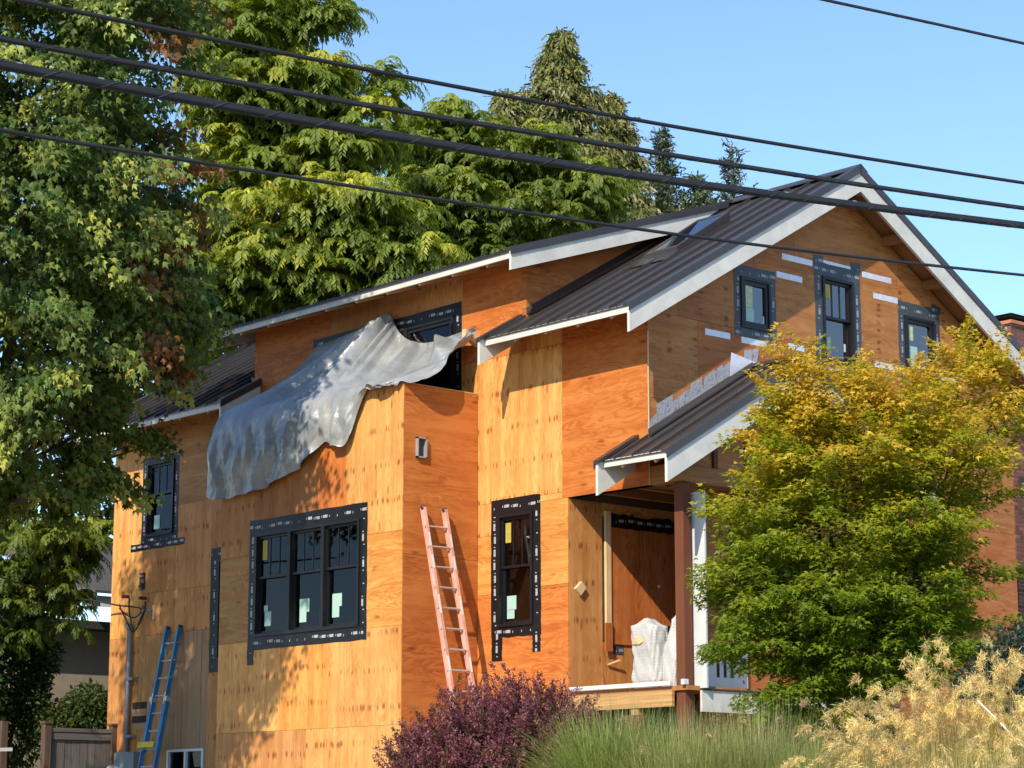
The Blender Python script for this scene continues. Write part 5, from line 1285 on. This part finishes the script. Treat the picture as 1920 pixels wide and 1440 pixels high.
# ---- purple barberry: many upright wands with small leaves
def barberry():
    D = 24.0; base = at(920, 1560, D); base[2] = float(ground_h(base[0], base[1]))
    t = thing('barberry_shrub', tuple(base), 'dense purple-red barberry shrub below the red ladder', 'shrub')
    L3 = lobes3([(810, 1435, 85, 75, 24, .7), (900, 1402, 95, 82, 24, .8), (990, 1380, 95, 90, 24, .8), (1060, 1400, 65, 80, 24, .7), (920, 1480, 210, 90, 23.8, .9)])
    nW = 1700; C, O = sample_lobes(L3, nW, .6)
    m = MB(); Ps, Xs, Ns, Cs = [], [], [], []
    for k in range(nW):
        d = O[k]*.75+np.array((0, 0, .75))+rng.normal(0, .25, 3); d /= np.linalg.norm(d)
        ln = rng.uniform(.10, .28) if rng.uniform() > .07 else rng.uniform(.3, .5)
        a = C[k]-d*.15; e = C[k]+d*ln; bend = rng.normal(0, .05, 3)
        if k % 2 == 0: m.tube([a, (a+e)/2+bend, e], [.006, .005, .002], 4)
        n = int(80*(ln+.15)/.45)+14; u_ = rng.uniform(0, 1, n)
        p = a+(e-a)*u_[:, None]+4*bend*(u_*(1-u_))[:, None]+rng.normal(0, .012, (n, 3))
        Ps.append(p); Xs.append(unit(n)+d*.7); Ns.append(unit(n)+np.array((0, 0, .6)))
        b = np.array((.19, .06, .085)) if rng.uniform() > .4 else np.array((.30, .125, .14))
        if rng.uniform() < .08: b = np.array((.16, .085, .04))
        Cs.append(b*rng.normal(1, .25, (n, 1)).clip(.4, 1.8))
    for _ in range(26):
        c = L3[rng.integers(0, 4)][0]; m.tube([base, base*.4+c*.6+rng.normal(0, .1, 3), c+rng.normal(0, .2, 3)], [.014, .010, .005], 5)
    m.build('stems', 'bark', t)
    P = np.concatenate(Ps); leaf_mesh('foliage', P, np.concatenate(Xs), np.concatenate(Ns), rng.uniform(.022, .042, len(P)), np.concatenate(Cs), T_OVAL, F_OVAL, t, 'leaf')
barberry()

# ---- ornamental grasses
def blades(root, n, r, hgt, spread, colA, colB, width, name='blades', parent=None, mat='straw', seg=5, lean=(0, 0, 0)):
    az = rng.uniform(0, 6.28, n); rr = r*np.sqrt(rng.uniform(0, 1, n)); h = hgt*rng.uniform(.55, 1.08, n)
    hd = np.stack([np.cos(az), np.sin(az), 0*az], 1); b = root+hd*rr[:, None]
    out = spread*rng.uniform(.15, 1, n)*(.35+rr/r)
    a2 = az+rng.normal(0, .7, n); ld = np.stack([np.cos(a2), np.sin(a2), 0*az], 1)+np.array(lean)
    q = np.linspace(0, 1, seg+1)
    V = b[:, None, :]+ld[:, None, :]*(out[:, None]*(q[None]**1.9))[..., None]
    V[..., 2] += h[:, None]*(q[None]-.28*(out/spread)[:, None]*q[None]**3)
    sd_ = np.cross(ld, np.array((0, 0, 1.)))+rng.normal(0, .4, (n, 3)); sd_ /= np.linalg.norm(sd_, axis=1, keepdims=True)
    wv = width*(1-q**2*.92); L_ = V-sd_[:, None, :]*wv[None, :, None]/2; R_ = V+sd_[:, None, :]*wv[None, :, None]/2
    VV = np.stack([L_, R_], 2).reshape(-1, 3); k = 2*(seg+1)
    fc = np.array([(2*i, 2*i+1, 2*i+3, 2*i+2) for i in range(seg)])
    li = (np.arange(n)[:, None, None]*k+fc[None]).reshape(-1)
    me = bpy.data.meshes.new(name); me.vertices.add(len(VV)); me.vertices.foreach_set('co', VV.astype('f4').ravel())
    me.loops.add(len(li)); me.loops.foreach_set('vertex_index', li.astype('i4')); me.polygons.add(n*seg)
    me.polygons.foreach_set('loop_start', (np.arange(n*seg)*4).astype('i4')); me.polygons.foreach_set('loop_total', np.full(n*seg, 4, 'i4')); me.update(calc_edges=True)
    a_ = me.attributes.new('col', 'FLOAT_COLOR', 'POINT'); c4 = np.ones((n, seg+1, 2, 4), 'f4')
    mv = rng.uniform(0, 1, (n, 1)); cc = (np.array(colA)*(1-mv)+np.array(colB)*mv)*rng.normal(1, .2, (n, 1)).clip(.5, 1.6)
    c4[..., :3] = cc[:, None, None, :]; a_.data.foreach_set('color', c4.ravel()); me.materials.append(MT[mat])
    o = bpy.data.objects.new(name, me); COL.objects.link(o); adopt(o, parent)
    return V[:, -1], V[:, -2], h
def grass_clump(label, px, ytop, D, r, n, spread, colA, colB, width=.008, plume=0, pcol=(.45, .33, .12), plen=.25, lean=(0, 0, 0), cat='ornamental grass', drooped=.5, name='ornamental_grass'):
    root = at(px, 1500, D); root[2] = float(ground_h(root[0], root[1])); hgt = at(px, ytop, D)[2]-root[2]
    t = thing(name, tuple(root), label, cat, 'ornamental grasses on the bank')
    blades(root, n, r, hgt*(1 if plume < 60 else .86), spread, colA, colB, width, 'blades', t, lean=lean)
    if plume:
        tip, pre, h = blades(root, plume, r*.9, hgt, spread*.8, (.30, .22, .08), (.36, .28, .12), .006, 'stalks', t, seg=7, lean=lean)
        d = tip-pre; d /= np.linalg.norm(d, axis=1, keepdims=True); m = 110
        u_ = np.tile(np.linspace(0, 1, m), plume); k = np.repeat(np.arange(plume), m)
        pl = plen*rng.uniform(.6, 1.25, plume)
        hz = d.copy(); hz[:, 2] = 0; hz += rng.normal(0, .25, hz.shape)*np.array((1, 1, 0))
        P = tip[k]+d[k]*(u_*pl[k])[:, None]+hz[k]*((u_**2)*pl[k]*.5)[:, None]; P[:, 2] -= drooped*(u_**2)*pl[k]
        wdt = .021*np.sin(np.pi*np.clip(u_*.9+.08, 0, 1)); P += rng.normal(0, 1, P.shape)*wdt[:, None]
        X = d[k]*.9+rng.normal(0, .3, P.shape); X[:, 2] -= .3+1.1*u_
        col = np.array(pcol)*rng.normal(1, .2, (len(P), 1)).clip(.5, 1.5)*(1+rng.normal(0, .25, (plume, 1))[k]).clip(.4, 1.5)
        leaf_mesh('plumes', P, X, unit(len(P)), rng.uniform(.03, .065, len(P)), col, T_SPIKE, F_LEAF, t, 'straw')
    return t
GA = (.20, .25, .065)
grass_clump('fresh green fountain grass at the foot of the barberry', 1150, 1300, 22.0, .40, 4200, .8, (.15, .22, .035), (.33, .37, .10), .009)
grass_clump('pale green fountain grass below the porch post', 1285, 1315, 21.5, .46, 5000, .85, GA, (.44, .44, .17), .009, 22, (.46, .36, .18), .12)
grass_clump('pale green fountain grass below the white deck fascia', 1420, 1300, 21.5, .48, 5000, .85, GA, (.46, .45, .18), .009, 30, (.50, .38, .2), .13)
grass_clump('green fountain grass with fine tan heads at the foot of the Japanese maple', 1550, 1345, 21.0, .46, 4600, .85, (.16, .23, .045), (.42, .42, .15), .009, 16, (.48, .36, .18), .12)
grass_clump('golden plume grass leaning towards the maple', 1700, 1280, 19.6, .60, 8000, .7, (.22, .25, .07), (.52, .43, .17), .008, 270, (.74, .56, .24), .27, drooped=.95)
grass_clump('tallest golden plume grass on the bank', 1830, 1215, 19.4, .62, 8500, .7, (.22, .25, .07), (.54, .44, .18), .008, 320, (.76, .58, .25), .28, drooped=.9)
grass_clump('golden plume grass at the end of the bank', 1950, 1240, 19.2, .62, 8000, .7, (.22, .25, .07), (.54, .44, .18), .008, 280, (.76, .57, .24), .28, drooped=.9)
grass_clump('dense straw-gold plume grass between the leaning and the tallest clump', 1765, 1275, 18.8, .5, 6500, .6, (.24, .26, .08), (.56, .46, .19), .008, 200, (.74, .56, .24), .24, drooped=.9)
grass_clump('short straw-coloured grass in front of the tallest plume grass', 1790, 1385, 18.2, .5, 3000, .5, (.30, .31, .09), (.58, .50, .22), .009, 40, (.74, .58, .3), .14)
grass_clump('short yellow-green grass in front of the end plume grass', 1900, 1365, 18.0, .5, 3000, .5, (.26, .30, .08), (.56, .48, .2), .009, 40, (.74, .58, .3), .14)
grass_clump('green grass tuft between the fountain grass and the plume grass', 1640, 1410, 19.5, .45, 1800, .7, (.10, .14, .03), (.26, .24, .08), .008)
bs = at(1890, 1480, 23.5); bs[2] = float(ground_h(bs[0], bs[1]))
hedge('shrub', 'blue-green shrub behind the plume grass at the brick house', [(1900, 1230, 60, 60, 23.5, .5), (1850, 1290, 60, 60, 23.5, .5), (1930, 1330, 70, 80, 23.3, .5)], 4200, (.05, .085, .06), .07, tuple(bs))
a, b = at(1838, 1318, 19.0), at(1888, 1368, 18.9)
tag(MB().beam(a+(a-b)*.1, b+(b-a)*2.8, .012, .012).build('garden_stake', 'whiteplastic'), 'thin white stake slanting through the golden grass', 'stake')
